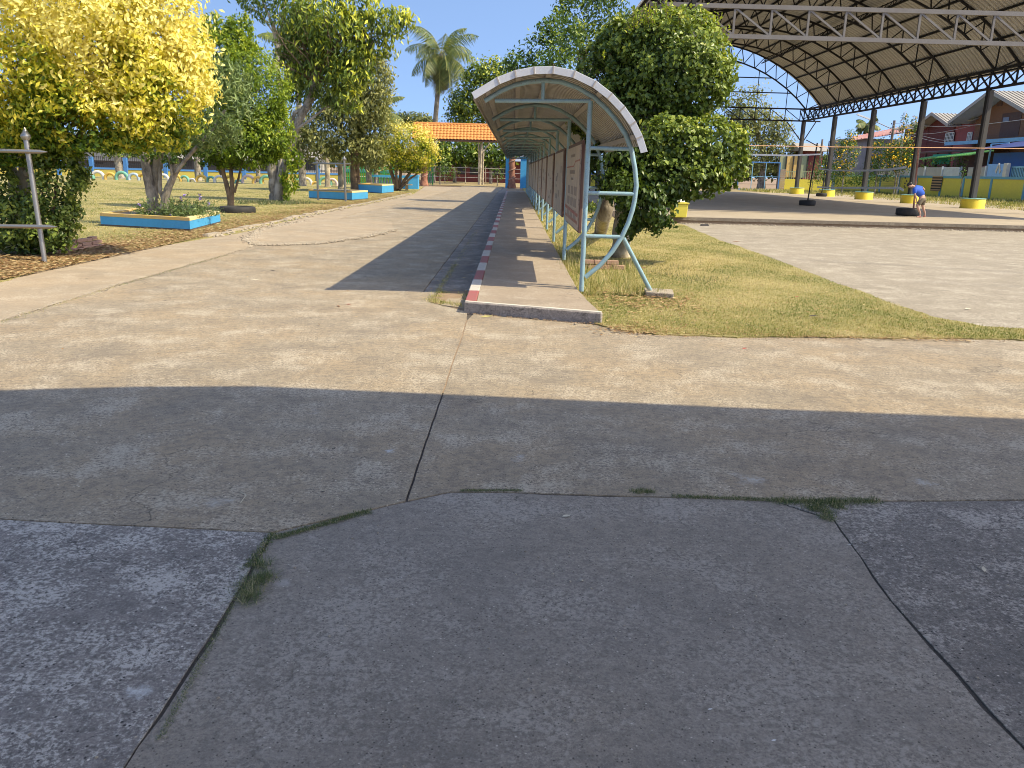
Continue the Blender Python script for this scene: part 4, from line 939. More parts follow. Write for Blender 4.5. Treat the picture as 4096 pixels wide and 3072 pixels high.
# golden tree, front left
g = base_at(112, 985); t = tree('golden_tree', g, 'big clipped tree with golden yellow leaves at the front left')
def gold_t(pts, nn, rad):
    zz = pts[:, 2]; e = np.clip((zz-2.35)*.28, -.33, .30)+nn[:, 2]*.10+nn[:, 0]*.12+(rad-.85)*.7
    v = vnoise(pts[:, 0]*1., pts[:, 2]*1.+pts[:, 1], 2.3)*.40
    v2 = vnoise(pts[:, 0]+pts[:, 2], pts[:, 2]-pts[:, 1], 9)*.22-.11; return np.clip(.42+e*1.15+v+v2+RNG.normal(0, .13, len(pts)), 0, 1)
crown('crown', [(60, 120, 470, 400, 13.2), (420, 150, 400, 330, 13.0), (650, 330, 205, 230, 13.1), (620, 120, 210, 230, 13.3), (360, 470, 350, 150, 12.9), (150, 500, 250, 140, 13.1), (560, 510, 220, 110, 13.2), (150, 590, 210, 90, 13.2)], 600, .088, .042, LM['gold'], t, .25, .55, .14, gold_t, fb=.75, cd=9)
limb([([(112, 985), (104, 850), (96, 700), (110, 560), (150, 400)], 13.6, .10, .07), ([(100, 780), (60, 690), (10, 640), (-60, 560)], 13.6, .07, .04), ([(110, 750), (200, 660), (300, 560), (420, 420)], 13.6, .06, .03), ([(60, 900), (50, 700), (70, 500)], 13.9, .08, .05), ([(100, 700), (220, 560), (520, 300)], 13.5, .05, .02)], 'barkpale', t)
twigs(t, P(330, 330, 13.3), (1.6, 1.0, 1.2), 40, 'barkbrown', .018, P(130, 560, 13.6))
# green shrub at its foot
g = base_at(200, 1010); t = tree('leafy_shrub', g, 'dense green shrub round the foot of the golden tree, behind the grey pipe frame', 'shrub')
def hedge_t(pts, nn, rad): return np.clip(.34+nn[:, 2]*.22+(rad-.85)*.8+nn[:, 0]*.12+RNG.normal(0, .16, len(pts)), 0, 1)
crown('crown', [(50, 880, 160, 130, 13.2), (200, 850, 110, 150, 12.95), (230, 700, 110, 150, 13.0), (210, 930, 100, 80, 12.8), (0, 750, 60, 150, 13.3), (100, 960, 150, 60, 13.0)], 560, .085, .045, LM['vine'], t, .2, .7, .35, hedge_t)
limb([([(200, 1000), (210, 850), (230, 700)], 13.1, .03, .015), ([(120, 985), (160, 860), (170, 760)], 13.2, .025, .012)], 'barkbrown', t, 'stem')
# oleander-like tree in the big planter
PZ = .27
g = P(612, 832, 19.6); t = tree('planter_tree', g, 'tree with several pale knotty trunks growing out of the large blue planter')
limb([([(612, 838), (605, 770), (590, 700), (583, 640), (575, 560)], 19.6, .13, .09), ([(615, 790), (622, 720), (628, 640), (640, 540)], 19.7, .11, .09), ([(655, 835), (660, 790), (678, 740), (700, 690), (712, 630)], 19.3, .10, .06), ([(655, 800), (640, 760), (640, 690), (655, 560)], 19.5, .05, .035), ([(705, 690), (740, 640), (790, 585), (850, 520), (900, 440)], 19.2, .05, .03), ([(690, 720), (680, 650), (672, 580)], 19.2, .03, .02)], 'barkgrey', t, n=11)
crown('crown', [(905, 420, 95, 150, 19.4), (840, 520, 110, 75, 19.3), (940, 330, 60, 80, 19.5), (880, 290, 70, 60, 19.6), (760, 570, 90, 45, 19.3)], 170, .21, .036, LM['oleander'], t, .55, .8, .3, jit=1.2)
crown('crown', [(600, 590, 120, 55, 19.8), (700, 600, 70, 60, 19.4), (480, 590, 80, 40, 20)], 240, .12, .05, LM['dark'], t, .3, .8, .3)
g = P(680, 850, 19.2); t = thing('flowering_plants', g, 'low bushy plants with small purple flowers in the large blue planter', 'plants')
VV = []; pts = []; 
for i in range(90):
    x = P(560+random.random()*270, 845, random.uniform(18.9, 20.0)).x; y = random.uniform(18.95, 20.2); h = random.uniform(.12, .42)*(1.5 if random.random() < .2 else 1)
    for k in range(26): pts.append((x+random.gauss(0, .05+.05*k/26), y+random.gauss(0, .06), PZ+h*random.random()))
pts = np.array(pts); V, F = leaves(pts, RNG.normal(0, 1, pts.shape), .10, .022, -.3, 1.2); rawmesh('foliage', V, F, LM['oleander'], t, np.clip(RNG.normal(.3, .2, len(F)), 0, 1))
fl = np.array([tuple(P(px+random.gauss(0, 3), py+random.gauss(0, 3), 19.0)) for px, py in ((683, 862), (723, 790), (736, 779), (803, 782), (802, 795), (834, 813), (558, 820)) for _ in range(6)])
V, F = leaves(fl, RNG.normal(0, 1, fl.shape), .05, .045, 0, 1); tag(rawmesh('flowers', V, F, M['purple'], t, RNG.uniform(0, 1, len(F))), kind='stuff')
# bright green tree ringed with a tyre
g = base_at(922, 842); t = tree('bright_green_tree', g, 'dense bright green tree with three thin stems rising out of a black tyre')
limb([([(922, 842), (915, 770), (895, 700), (880, 640), (868, 560)], g.y, .09, .05), ([(926, 838), (928, 760), (925, 700), (918, 600)], g.y, .085, .05), ([(938, 770), (955, 710), (970, 650), (985, 560)], g.y-.1, .04, .03), ([(885, 700), (870, 670), (850, 610)], g.y, .04, .025)], 'barkbrown', t)
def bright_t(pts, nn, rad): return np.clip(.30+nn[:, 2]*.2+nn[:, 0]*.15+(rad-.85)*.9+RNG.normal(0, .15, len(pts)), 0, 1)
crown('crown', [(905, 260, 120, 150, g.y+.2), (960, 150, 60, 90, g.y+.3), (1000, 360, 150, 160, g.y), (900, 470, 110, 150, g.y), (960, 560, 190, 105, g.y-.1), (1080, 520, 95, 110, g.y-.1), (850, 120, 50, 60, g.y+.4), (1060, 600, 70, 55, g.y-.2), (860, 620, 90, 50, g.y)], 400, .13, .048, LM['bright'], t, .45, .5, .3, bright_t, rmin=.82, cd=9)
twigs(t, P(960, 400, g.y+.1), (1.1, .9, 1.8), 36, 'barkbrown', .025, P(925, 640, g.y))
c0 = G(940, 852); tyre(c0.x, c0.y+.25, .08, .56, .24, M['rubber'], 'black tyre lying flat round the stems of the bright green tree')
# big forked tree
g = base_at(1101, 806); Y4 = g.y; t = tree('forked_tree', g, 'tall spreading tree with a thick split trunk and large drooping leaves')
limb([([(1101, 812), (1098, 760), (1092, 700), (1088, 650), (1096, 600)], Y4, .24, .18), ([(1112, 800), (1122, 720), (1140, 665), (1158, 600), (1180, 520), (1222, 430)], Y4-.1, .21, .16), ([(1222, 440), (1245, 385), (1255, 320), (1262, 260), (1275, 170), (1300, 90)], Y4, .16, .08), ([(1215, 440), (1180, 450), (1165, 490)], Y4, .10, .06), ([(1260, 300), (1300, 190), (1345, 110), (1380, 40)], Y4, .06, .03), ([(1275, 180), (1290, 130), (1340, 100)], Y4, .05, .03), ([(1180, 520), (1240, 480), (1300, 430), (1370, 410)], Y4-.2, .06, .03), ([(1096, 650), (1105, 610), (1118, 560), (1122, 400)], Y4, .08, .05)], 'barkgrey', t, n=12)
def mango_t(pts, nn, rad): return np.clip(.42+nn[:, 2]*.18+nn[:, 0]*.28+(rad-.85)*.7+RNG.normal(0, .17, len(pts)), 0, 1)  # tint lightens upward and sunward: the sunlit side is painted into the leaves
crown('crown', [(1290, 110, 160, 110, Y4), (1370, 170, 120, 110, Y4-.4), (1480, 120, 100, 70, Y4-.2), (1560, 100, 90, 60, Y4-.3), (1610, 70, 40, 40, Y4-.2), (1500, 200, 80, 40, Y4), (1220, 210, 120, 90, Y4+.3), (1290, 320, 120, 80, Y4-.2), (1380, 300, 90, 70, Y4-.4), (1190, 350, 60, 60, Y4+.2), (1370, 400, 80, 45, Y4-.5), (1420, 20, 90, 60, Y4), (1460, 260, 60, 60, Y4-.4), (1240, 110, 110, 90, Y4+.3)], 62, .27, .085, LM['mango'], t, .95, 1.0, .35, mango_t, jit=.8)
twigs(t, P(1330, 170, Y4), (3.0, 1.6, 2.0), 50, 'barkbrown', .035, P(1262, 330, Y4))
twigs(t, P(1510, 130, Y4-.2), (1.6, .8, .7), 18, 'barkbrown', .02, P(1330, 200, Y4))
crown('trunk_leaves', [(1160, 700, 32, 75, Y4-.3), (1180, 640, 35, 40, Y4-.3), (1148, 770, 14, 40, Y4-.4)], 120, .2, .08, LM['bright'], t, .6, .9, .3)
# slender dark tree behind it
g = P(1120, 690, 44); g.z = 0; t = tree('slender_tree', g, 'slender dark tree with thin upright branches, left of the forked tree')
limb([((tuple(g), (1124, 400), (1112, 290), (1108, 170), (1090, 90)), 44, .16, .10), ([(1108, 170), (1075, 60), (1040, -20)], 44, .06, .04), ([(1110, 190), (1130, 90), (1140, -20)], 44, .06, .05), ([(1106, 150), (1060, 80), (1000, 20)], 44, .04, .025), ([(1112, 200), (1165, 90), (1180, -10)], 44, .05, .03)], 'barkpale', t)
crown('crown', [(1060, -40, 100, 80, 44), (1160, -30, 110, 80, 44), (1000, 20, 40, 28, 44), (1080, 70, 60, 30, 44), (1180, 90, 60, 70, 44), (960, 0, 20, 14, 44), (1230, 100, 70, 80, 44)], 40, .27, .085, LM['dark'], t, .9, 1.1, .4)
# grey-green tree
g = base_at(1425, 762); t = tree('grey_green_tree', g, 'tall soft grey-green tree with a twisted trunk behind the second blue planter')
limb([([(1425, 772), (1420, 700), (1418, 640), (1425, 560), (1440, 400)], 51, .33, .2), ([(1420, 640), (1380, 540), (1340, 440)], 51, .14, .08), ([(1425, 600), (1470, 480), (1490, 350)], 51, .12, .06)], 'barkbrown', t)
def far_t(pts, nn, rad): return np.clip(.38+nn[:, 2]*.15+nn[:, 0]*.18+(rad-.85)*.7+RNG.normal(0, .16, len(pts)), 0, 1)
crown('crown', [(1460, 300, 100, 110, 51), (1500, 350, 70, 120, 51), (1400, 440, 120, 110, 50.5), (1490, 500, 80, 110, 51), (1330, 520, 110, 100, 50), (1250, 580, 90, 70, 49.5), (1420, 600, 100, 60, 50), (1500, 620, 50, 60, 50), (1300, 400, 80, 90, 51), (1200, 520, 60, 90, 50), (1380, 340, 90, 90, 50.5), (1460, 420, 100, 100, 50)], 52, .26, .10, LM['grey'], t, .6, .8, .35, far_t)
g = base_at(1590, 752); 
limbtree = tree('grey_trunk_palm', P(1475, 748, 60)*1, 'ringed grey palm trunk with drooping fronds, left of the blue balustrade', 'palm'); limbtree.location.z = 0
limb([([tuple(P(1478, 748, 61)), (1475, 700), (1470, 650), (1465, 590)], 61, .22, .2)], 'barkgrey', limbtree)
crown('crown', [(1510, 610, 50, 70, 60), (1470, 590, 60, 50, 61), (1440, 620, 40, 50, 61)], 26, .75, .06, LM['grey'], limbtree, 1.3, .9, .3, far_t)
# pale trunks behind the second planter
for (px, py, ty, r, lab) in ((1365, 762, 640, .20, 'smooth pale trunk between the posts of the far pipe frame'), (1312, 748, 610, .20, 'brown rough trunk left of the smooth pale one')):
    g = base_at(px, py); t = tree('pale_tree', g, lab); limb([([(px, py), (px-2, 700), (px-6, ty)], g.y, r, r*.8)], 'barkpale', t); crown('crown', [(px-20, ty-30, 60, 50, g.y)], 22, .24, .09, LM['grey'], t, .6, .9, .3, far_t)
# trees standing on the lawn by the left wall
for px, py, tx, w_, lab in ((480, 697, 462, .26, 'grey leaning trunk by the far wall under the golden tree'), (794, 714, 790, .22, 'grey trunk by the far wall seen between planter tree and bright tree'), (1035, 712, 1034, .16, 'slim grey trunk by the far wall just left of the forked tree')):
    g = G(px, py); g = P(px, py, 70); g.z = 0; t = tree('lawn_tree', g, lab)
    limb([([tuple(g), (px-5, 660), (tx, 600), (tx-10, 560)], 70, w_*1.2, w_)], 'barkgrey', t)
    crown('crown', [(tx, 560, 90, 45, 70), (tx-30, 500, 90, 60, 70)], 10, .4, .18, LM['dark'], t, .5, .9, .35)
# golden bush at the balustrade
g = base_at(1590, 764, .0); t = tree('golden_bush', g, 'round golden yellow bush with a fan of dark stems beside the blue balustrade', 'bush')
Yb = g.y
def gold2(pts, nn, rad): return np.clip(.40+nn[:, 2]*.28+(rad-.85)*.9+vnoise(pts[:, 0], pts[:, 2], 3)*.3+nn[:, 0]*.1+RNG.normal(0, .14, len(pts)), 0, 1)
crown('crown', [(1640, 570, 95, 75, Yb), (1575, 570, 60, 70, Yb), (1690, 610, 65, 60, Yb-.3), (1610, 640, 90, 45, Yb), (1660, 660, 70, 35, Yb)], 170, .13, .075, LM['gold'], t, .1, .8, .3, gold2, fb=.8)
limb([([(1588, 762), (1580, 730), (1565, 690), (1555, 650)], Yb, .16, .10), ([(1592, 760), (1600, 715), (1605, 660)], Yb, .13, .08), ([(1596, 760), (1625, 710), (1660, 670)], Yb, .13, .07), ([(1590, 755), (1585, 700), (1590, 640)], Yb-.2, .10, .06), ([(1598, 758), (1640, 715), (1690, 680)], Yb-.2, .08, .05)], 'barkbrown', t)
# clipped vine-covered tree behind the canopy
Yc = 15.6; g = G(2462, 1020); t = tree('clipped_tree', g, 'large tree clipped into stacked round lobes and overgrown with vines, right of the canopy')
limb([([tuple(G(2475, 1030)), (2490, 900), (2500, 800), (2520, 700), (2560, 600)], 14.6, .18, .11), ([tuple(G(2402, 934)), (2420, 860), (2440, 790), (2490, 700), (2530, 600)], 16.2, .15, .10), ([(2500, 830), (2470, 720), (2470, 560)], 14.6, .12, .08), ([(2530, 640), (2600, 480), (2680, 360)], 14.6, .10, .05)], 'barkpale', t, n=12)
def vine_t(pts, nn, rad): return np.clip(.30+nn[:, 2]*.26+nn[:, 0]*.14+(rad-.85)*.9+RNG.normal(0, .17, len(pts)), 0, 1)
cl = [(2690, 270, 225, 205, 14.7), (2560, 210, 170, 140, 14.9), (2760, 330, 155, 150, 14.5), (2470, 300, 160, 160, 15.2), (2560, 420, 190, 110, 14.7), (2440, 470, 150, 110, 15.1)]
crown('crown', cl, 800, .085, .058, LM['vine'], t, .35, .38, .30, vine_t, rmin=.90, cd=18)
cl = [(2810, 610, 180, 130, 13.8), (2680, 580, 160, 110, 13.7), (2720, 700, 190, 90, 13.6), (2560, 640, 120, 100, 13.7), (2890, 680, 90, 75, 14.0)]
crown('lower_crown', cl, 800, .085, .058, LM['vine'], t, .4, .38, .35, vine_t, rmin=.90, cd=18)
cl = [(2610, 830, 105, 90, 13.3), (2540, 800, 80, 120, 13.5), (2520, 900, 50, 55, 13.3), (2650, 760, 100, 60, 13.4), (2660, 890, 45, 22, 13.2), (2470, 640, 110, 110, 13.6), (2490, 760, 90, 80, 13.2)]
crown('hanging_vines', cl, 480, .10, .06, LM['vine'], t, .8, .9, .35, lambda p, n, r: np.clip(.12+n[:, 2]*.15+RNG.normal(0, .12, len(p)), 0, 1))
s = MB()
tp = []
for i in range(70):      # upright shoots on the clipped tops
    px = random.choice((random.uniform(2480, 2860), random.uniform(2330, 2900))); py = 270-205*math.sqrt(max(.02, 1-((px-2660)/260)**2)); b = P(px, py+25, 14.7+random.uniform(-.6, .4)); h = random.uniform(.12, .38); e = b+Vector((random.gauss(0, .06), 0, h))
    s.tube([b, e], .004, 4)
    for k in range(10): tp.append(tuple(b.lerp(e, k/9)+Vector((random.gauss(0, .02), random.gauss(0, .02), 0))))
tag(s.build('shoots', M['barkbrown'], t), kind='stuff'); tp = np.array(tp); V, F = leaves(tp, RNG.normal(0, 1, tp.shape), .07, .03, 0, 1); rawmesh('shoot_leaves', V, F, LM['bright'], t, RNG.uniform(.4, 1, len(F)))
# low brick bed under that tree
bb = thing('brick_bed', (2.0, 13.0, 0), 'low brick edging of the bed under the clipped tree, seen below the canopy rungs', 'brick edging')
for j in range(2):
    for i in range(4-j):
        s = MB(); x = 1.02+i*.20+(j % 2)*.1; s.box(x, x+.185, 13.0+random.gauss(0, .004), 13.09, .015+j*.075, .015+j*.075+.066); s.build('brick', M['brick'], bb, bevel=.005)
# darker trees behind
g = P(2330, 690, 38); g.z = 0; t = tree('dark_tree', g, 'tall dark green tree top showing between the clipped tree and the sky', group=None)
limb([((tuple(g), (2330, 400), (2320, 200)), 38, .3, .15)], 'barkbrown', t)
crown('crown', [(2330, 60, 110, 110, 38), (2420, 40, 90, 90, 38), (2290, 150, 70, 60, 38), (2250, 30, 40, 40, 38.), (2400, -30, 110, 60, 38)], 60, .2, .08, LM['dark'], t, .4, .8, .4)
g = P(2330, 690, 30); g.z = 0; t = tree('leafy_tree', g, 'leafy green tree directly above the canopy roof, left of the clipped tree')
limb([((tuple(g), (2300, 400), (2200, 250)), 30, .22, .1)], 'barkbrown', t)
crown('crown', [(2180, 220, 100, 90, 30), (2250, 150, 90, 90, 30), (2090, 240, 70, 60, 30), (2060, 270, 55, 50, 31), (2250, 280, 130, 80, 29), (2180, 130, 50, 50, 30)], 95, .15, .07, LM['dark'], t, .3, .8, .35, vine_t)
g = P(1920, 690, 88); g.z = 0; t = tree('gate_tree', g, 'tree with small pale green leaves behind the tiled gate, right of the palm')
limb([((tuple(g), (1930, 500), (1940, 350)), 88, .14, .10)], 'barkpale', t)
crown('crown', [(1900, 440, 90, 70, 88), (1940, 340, 90, 90, 88), (1990, 300, 70, 60, 88), (1840, 480, 60, 50, 88), (1990, 420, 70, 90, 88), (1900, 300, 40, 40, 88), (1860, 410, 70, 50, 88)], 26, .34, .2, LM['mango'], t, .3, .9, .3, far_t)
# palms
def palm(name, c, base, tr, n, L, label, drop=.9, dead=0, lw=.05, ll=.75, seed=1, elev=(-.9, 1.3), az=None, npm=5):
    rnd = random.Random(seed); t = thing(name, base, label, 'palm'); c = Vector(c)
    if tr:
        b = Vector(base); m = b.lerp(c, .55)+Vector((-.3*tr, 0, 0)); s = MB(); s.tube([b, b.lerp(m, .5), m, m.lerp(c, .6), c], [tr*1.5, tr*1.1, tr, tr*.95, tr*.9], 10); s.build('trunk', M['barkgrey'], t)
    for i in range(n+dead):
        dd = i >= n
        a = (az[0]+(az[1]-az[0])*rnd.random()) if az else 2*PI*(i*.382+rnd.random()*.06); el = elev[1]+(elev[0]-elev[1])*(i/n)**.9+rnd.gauss(0, .1) if not dd else -1.35+rnd.gauss(0, .1)
        l = L*rnd.uniform(.85, 1.1)*(.8 if dd else 1); h = Vector((math.cos(a), math.sin(a), 0)); p = c.copy(); pts = [p.copy()]; m = 12; e = el
        for k in range(m): e -= drop*1.5/m*(1 if e > -1.45 else 0)*(.4+1.2*k/m); p = p+(h*math.cos(e)+Vector((0, 0, math.sin(e))))*(l/m); pts.append(p.copy())
        V = []; F = []; T = []
        for k in range(m):
            d = (pts[k+1]-pts[k]).normalized(); side = d.cross(Vector((0, 0, 1)));
            side = side.normalized() if side.length > .1 else Vector((-h.y, h.x, 0))
            dn = side.cross(d).normalized(); dn = dn if dn.z < 0 else -dn
            for q in range(npm):
                u = (k+q/npm)/m
                if u < .12: continue
                b = pts[k].lerp(pts[k+1], q/npm); wl = ll*math.sin(PI*min(1, u*.9+.12))**.6*rnd.uniform(.8, 1.1)
                for sg in (1, -1):
                    tip = b+(side*sg*.75+dn*(.55+rnd.random()*.5)+d*.45).normalized()*wl+Vector((0, 0, -.18*wl)); mid = b.lerp(tip, .5)+Vector((0, 0, .06*wl)); n0 = len(V)
                    V += [tuple(b-d*lw*.5), tuple(b+d*lw*.5), tuple(mid+d*lw*.5), tuple(mid-d*lw*.5), tuple(tip)]
                    F += [(n0, n0+1, n0+2), (n0, n0+2, n0+3), (n0+3, n0+2, n0+4)]; T += [rnd.random()*.8]*3
            n0 = len(V); r_ = .03*(1-k/m)+.008; V += [tuple(pts[k]-side*r_), tuple(pts[k]+side*r_), tuple(pts[k+1]+side*r_), tuple(pts[k+1]-side*r_)]; F += [(n0, n0+1, n0+2), (n0, n0+2, n0+3)]; T += [.9]*2
        rawmesh('frond', V, F, LM['frond_dead'] if dd else LM['palm'], t, T)
    return t
Yp = 92; c = P(1765, 215, Yp); b = P(1725, 690, Yp); b.z = 0
tp_ = palm('coconut_palm', c, b, .26, 30, 4.7, 'tall coconut palm against the sky behind the tiled gate roof', 1.0, 12, lw=.07, ll=1.6, seed=4, npm=3)
s = MB()
for i in range(7): s.lathe(c+Vector((random.gauss(-.2, .3), random.gauss(-.3, .2), -.5+random.gauss(0, .15))), [(.02, -.15), (.13, -.08), (.15, .02), (.08, .14), (.01, .17)], 8)
tag(s.build('coconuts', M['leafgreen'], tp_), kind='stuff')
c = P(1500, 455, 70); b = c.copy(); b.z = 0; palm('feather_palm', c, b, .14, 14, 3.0, 'feathery palm fronds sticking out right of the grey-green tree', .9, lw=.09, ll=.7, seed=8, elev=(-.2, 1.0))
c = P(1190, 190, 62); b = c.copy(); b.z = 0; palm('hidden_palm', c, b, .2, 16, 3.4, 'pale palm fronds hanging behind the forked tree', .9, lw=.09, ll=.9, seed=3)
c = P(3470, 500, 140); b = c.copy(); b.z = 0; palm('distant_palm', c, b, .2, 12, 2.6, 'small distant palm beyond the red roofed shed', .9, lw=.14, ll=1.0, seed=6)
# far trees right
g = P(3050, 690, 112); g.z = 0; t = tree('willowy_tree', g, 'tall airy tree with hanging foliage behind the far gable of the court roof')
limb([((tuple(g), (3055, 640), (3040, 560), (3000, 440)), 112, .5, .2), ([(3050, 640), (3090, 580), (3120, 520)], 112, .25, .1)], 'barkgrey', t)
crown('crown', [(2990, 440, 80, 90, 112), (2960, 520, 90, 90, 112), (3060, 510, 70, 60, 112), (3110, 600, 80, 60, 112), (3040, 620, 90, 60, 112), (3120, 520, 50, 50, 112), (3150, 640, 70, 40, 112), (2950, 640, 80, 50, 112), (3200, 650, 50, 30, 112)], 15, .42, .2, LM['grey'], t, .8, 1.1, .3, far_t)
def flowered(name, blobs, label, group=None, dens=44, L=.2):
    b0 = blobs[0]; g = P(b0[0], b0[1], b0[4]); g.z = 0; t = thing(name, g, label, 'bush', group)
    crown('foliage', blobs, dens, L, L*.45, LM['fence_hedge'], t, .3, .9, .35, far_t)
    o = crown('flowers', [(b[0]+3, b[1]-3, b[2]*1.02, b[3]*1.02, b[4]-.3) for b in blobs], dens*.10, .17, .17, M['flower'], t, 0, .7, .0, lambda p, n, r: RNG.uniform(0, 1, len(p))); o['kind'] = 'stuff'
    s = MB(); s.tube([g, P(b0[0], b0[1], b0[4])], [.08, .04], 6); s.build('stem', M['barkgrey'], t); return t
flowered('flowering_bush', [(3385, 620, 45, 70, 84), (3350, 590, 30, 35, 84), (3400, 560, 25, 40, 84), (3340, 680, 60, 30, 84)], 'yellow flowering bush between the second and third court columns')
flowered('flowering_bush', [(3520, 610, 35, 50, 82), (3500, 655, 40, 30, 82)], 'greener yellow flowering bush left of the wooden pole')
flowered('flowering_bush', [(3610, 600, 52, 55, 80), (3600, 650, 60, 40, 80), (3570, 610, 30, 40, 80)], 'fullest yellow flowering bush, in front of the red house', dens=50)
g = P(3630, 560, 81); t = flowered('flowering_bush', [(3615, 490, 13, 38, 81), (3655, 495, 14, 32, 81), (3640, 530, 20, 12, 81)], 'thin V-shaped yellow flowering tree rising above the fullest bush', dens=60, L=.16)
def hedge(name, blobs, label, dens=34, L=.22, mat='fence_hedge'):
    b0 = blobs[0]; g = P(b0[0], b0[1], b0[4]); g.z = 0; t = thing(name, g, label, 'bush'); crown('foliage', blobs, dens, L, L*.4, LM[mat], t, .3, .9, .5, far_t); 
    s = MB(); s.tube([g, P(b0[0], b0[1], b0[4])], [.06, .03], 6); s.build('stem', M['barkgrey'], t)
hedge('vine_hedge', [(3300, 700, 50, 40, 88), (3380, 715, 60, 35, 86), (3460, 715, 50, 35, 84), (3520, 700, 60, 30, 82)], 'long dark green creeper hedge over the left end of the yellow court wall')
hedge('vine_hedge', [(3255, 690, 25, 50, 96), (3290, 640, 25, 40, 96)], 'narrow bush right of the canvas-walled house', dens=20)
hedge('shrub', [(1760, 660, 55, 45, 82), (1790, 690, 45, 30, 82)], 'dark round bush seen through the gate, right of the golden bush', dens=20, mat='dark')
hedge('shrub', [(1990, 700, 25, 25, 84)], 'small yellowish shrub seen through the gate near the right pillar', dens=20)
t = hedge('shrub', [(2410, 690, 40, 60, 34)], 'sunlit yellow-green shrub behind the first canopy bays', dens=60, L=.16)
hedge('shrub', [(2390, 850, 45, 50, 20)], 'dark leafy shrub behind the lower rungs of the canopy', dens=140, L=.1, mat='vine')
# far wall of trees and rising scrub beyond the school wall
for i, (px, py, rx, ry, Y, lab) in enumerate(((60, 560, 120, 60, 118, 'far left pale green tree beyond the wall'), (330, 590, 130, 60, 115, 'pale green tree beyond the wall under the golden tree'), (700, 590, 160, 60, 120, 'pale green tree beyond the wall behind the planter tree'), (1010, 590, 110, 80, 118, 'green tree beyond the wall behind the bright tree'), (1240, 600, 120, 70, 114, 'green tree beyond the wall behind the forked trunk'),
        (1640, 480, 90, 28, 150, 'low distant tree crown left of the gate roof'), (1820, 600, 110, 60, 96, 'dark tree mass seen through the gate'), (1965, 610, 90, 60, 96, 'dark tree at the right in the gate opening'), (1735, 610, 60, 60, 94, 'dark tree at the left in the gate opening'), (3330, 640, 60, 20, 160, 'distant low tree line right of the airy tree'))):
    g = P(px, py, Y); g.z = 0; t = thing('background_tree', g, lab, 'tree')
    crown('crown', [(px, py, rx, ry, Y), (px-rx*.5, py+ry*.4, rx*.6, ry*.6, Y), (px+rx*.5, py+ry*.3, rx*.6, ry*.6, Y)], 16, .5, .26, LM['far'] if i not in (6, 7, 8) else LM['dark'], t, .3, 1.1, .4, far_t, maxn=14000)
    s = MB(); s.tube([g, P(px, py+ry*.4, Y)], [.22, .14], 7); s.build('trunk', M['barkgrey'], t)
for i, x0 in enumerate(range(-200, 4600, 110)):
    if i == 0: TL = []
    TL.append((x0+random.uniform(-30, 30), 640+.0259*(x0-2056)+random.uniform(0, 15)+10, 85, random.uniform(22, 50), 190+random.uniform(-10, 10)))
o = crown('far_tree_line', TL, 5, 1.1, .6, LM['far'], None, .3, 1.2, .4, far_t, maxn=2500); tag(o, kind='stuff')
# thin forked trunks seen in the gate opening
for px, lab in ((1916, 'thin straight pale trunk in the gate opening'), (1932, 'thin Y-forked pale trunk in the gate opening')):
    g = P(px, 703, 88); g.z = 0; t = tree('thin_tree', g, lab)
    pp = [(([tuple(g), (px, 640), (px-2, 570)]), 88, .10, .08)] if px == 1916 else [(([tuple(g), (px, 650), (px+2, 605)]), 88, .10, .08), ([(px+2, 605), (px-10, 575)], 88, .07, .05), ([(px+2, 605), (px+28, 572)], 88, .07, .05)]
    limb(pp, 'barkpale', t); crown('crown', [(px+5, 545, 40, 30, 88)], 10, .35, .15, LM['mango'], t)
# ------------------------------------------------------------------ left side furniture
def pipeframe(xs, ys, Y, label, tips=True, ext=(0, 0)):
    b = G(*xs[0][0]) if False else None
def bar_frame(posts, bars, r, mat, name, label):
    b = Vector(posts[0][0]); t = thing(name, (b.x, b.y, 0), label, 'pipe frame')
    for a, c in posts:
        s = MB(); s.tube([a, c], r, 10); s.build('post', mat, t)
        s = MB(); s.lathe(Vector(c), [(r*1.2, -.02), (r*1.9, .02), (r*1.9, .05), (r*1.1, .09), (r*.2, .16)], 12); s.build('finial', mat, t)
    for a, c in bars:
        a = Vector(a); c = Vector(c); d = (c-a).normalized()
        s = MB(); s.tube([a-d*r*3, a, c, c+d*r*3], [.003, r*.85, r*.85, .003], 10); s.build('crossbar', mat, t)
    return t
g = G(180, 1052); Yf = g.y; tp = P(104, 555, Yf+.05)
l0, l1 = P(-420, 592, Yf+.0), P(160, 607, Yf-.055); m0, m1 = P(-420, 898, Yf+.0), P(200, 907, Yf-.055)
bar_frame([((g.x, g.y, 0), tuple(tp)), ((g.x-2.0, g.y, 0), (tp.x-2.0, tp.y, tp.z))], [(l0, l1), (m0, m1)], .036, M['galv'], 'pipe_frame', 'grey metal pipe frame leaning beside the green shrub at the far left edge')
a = P(1273, 798, 37.2); b = P(1383, 805, 36.4); a.z = b.z = 0
bar_frame([(tuple(a), tuple(P(1267, 642, 37.2))), (tuple(b), tuple(P(1377, 640, 36.4)))], [(P(1256, 653, 37.2), P(1394, 656, 36.4)), (P(1258, 760, 37.3), P(1392, 762, 36.5))], .05, M['galv'], 'pipe_frame', 'grey metal pipe frame standing in front of the second blue planter')
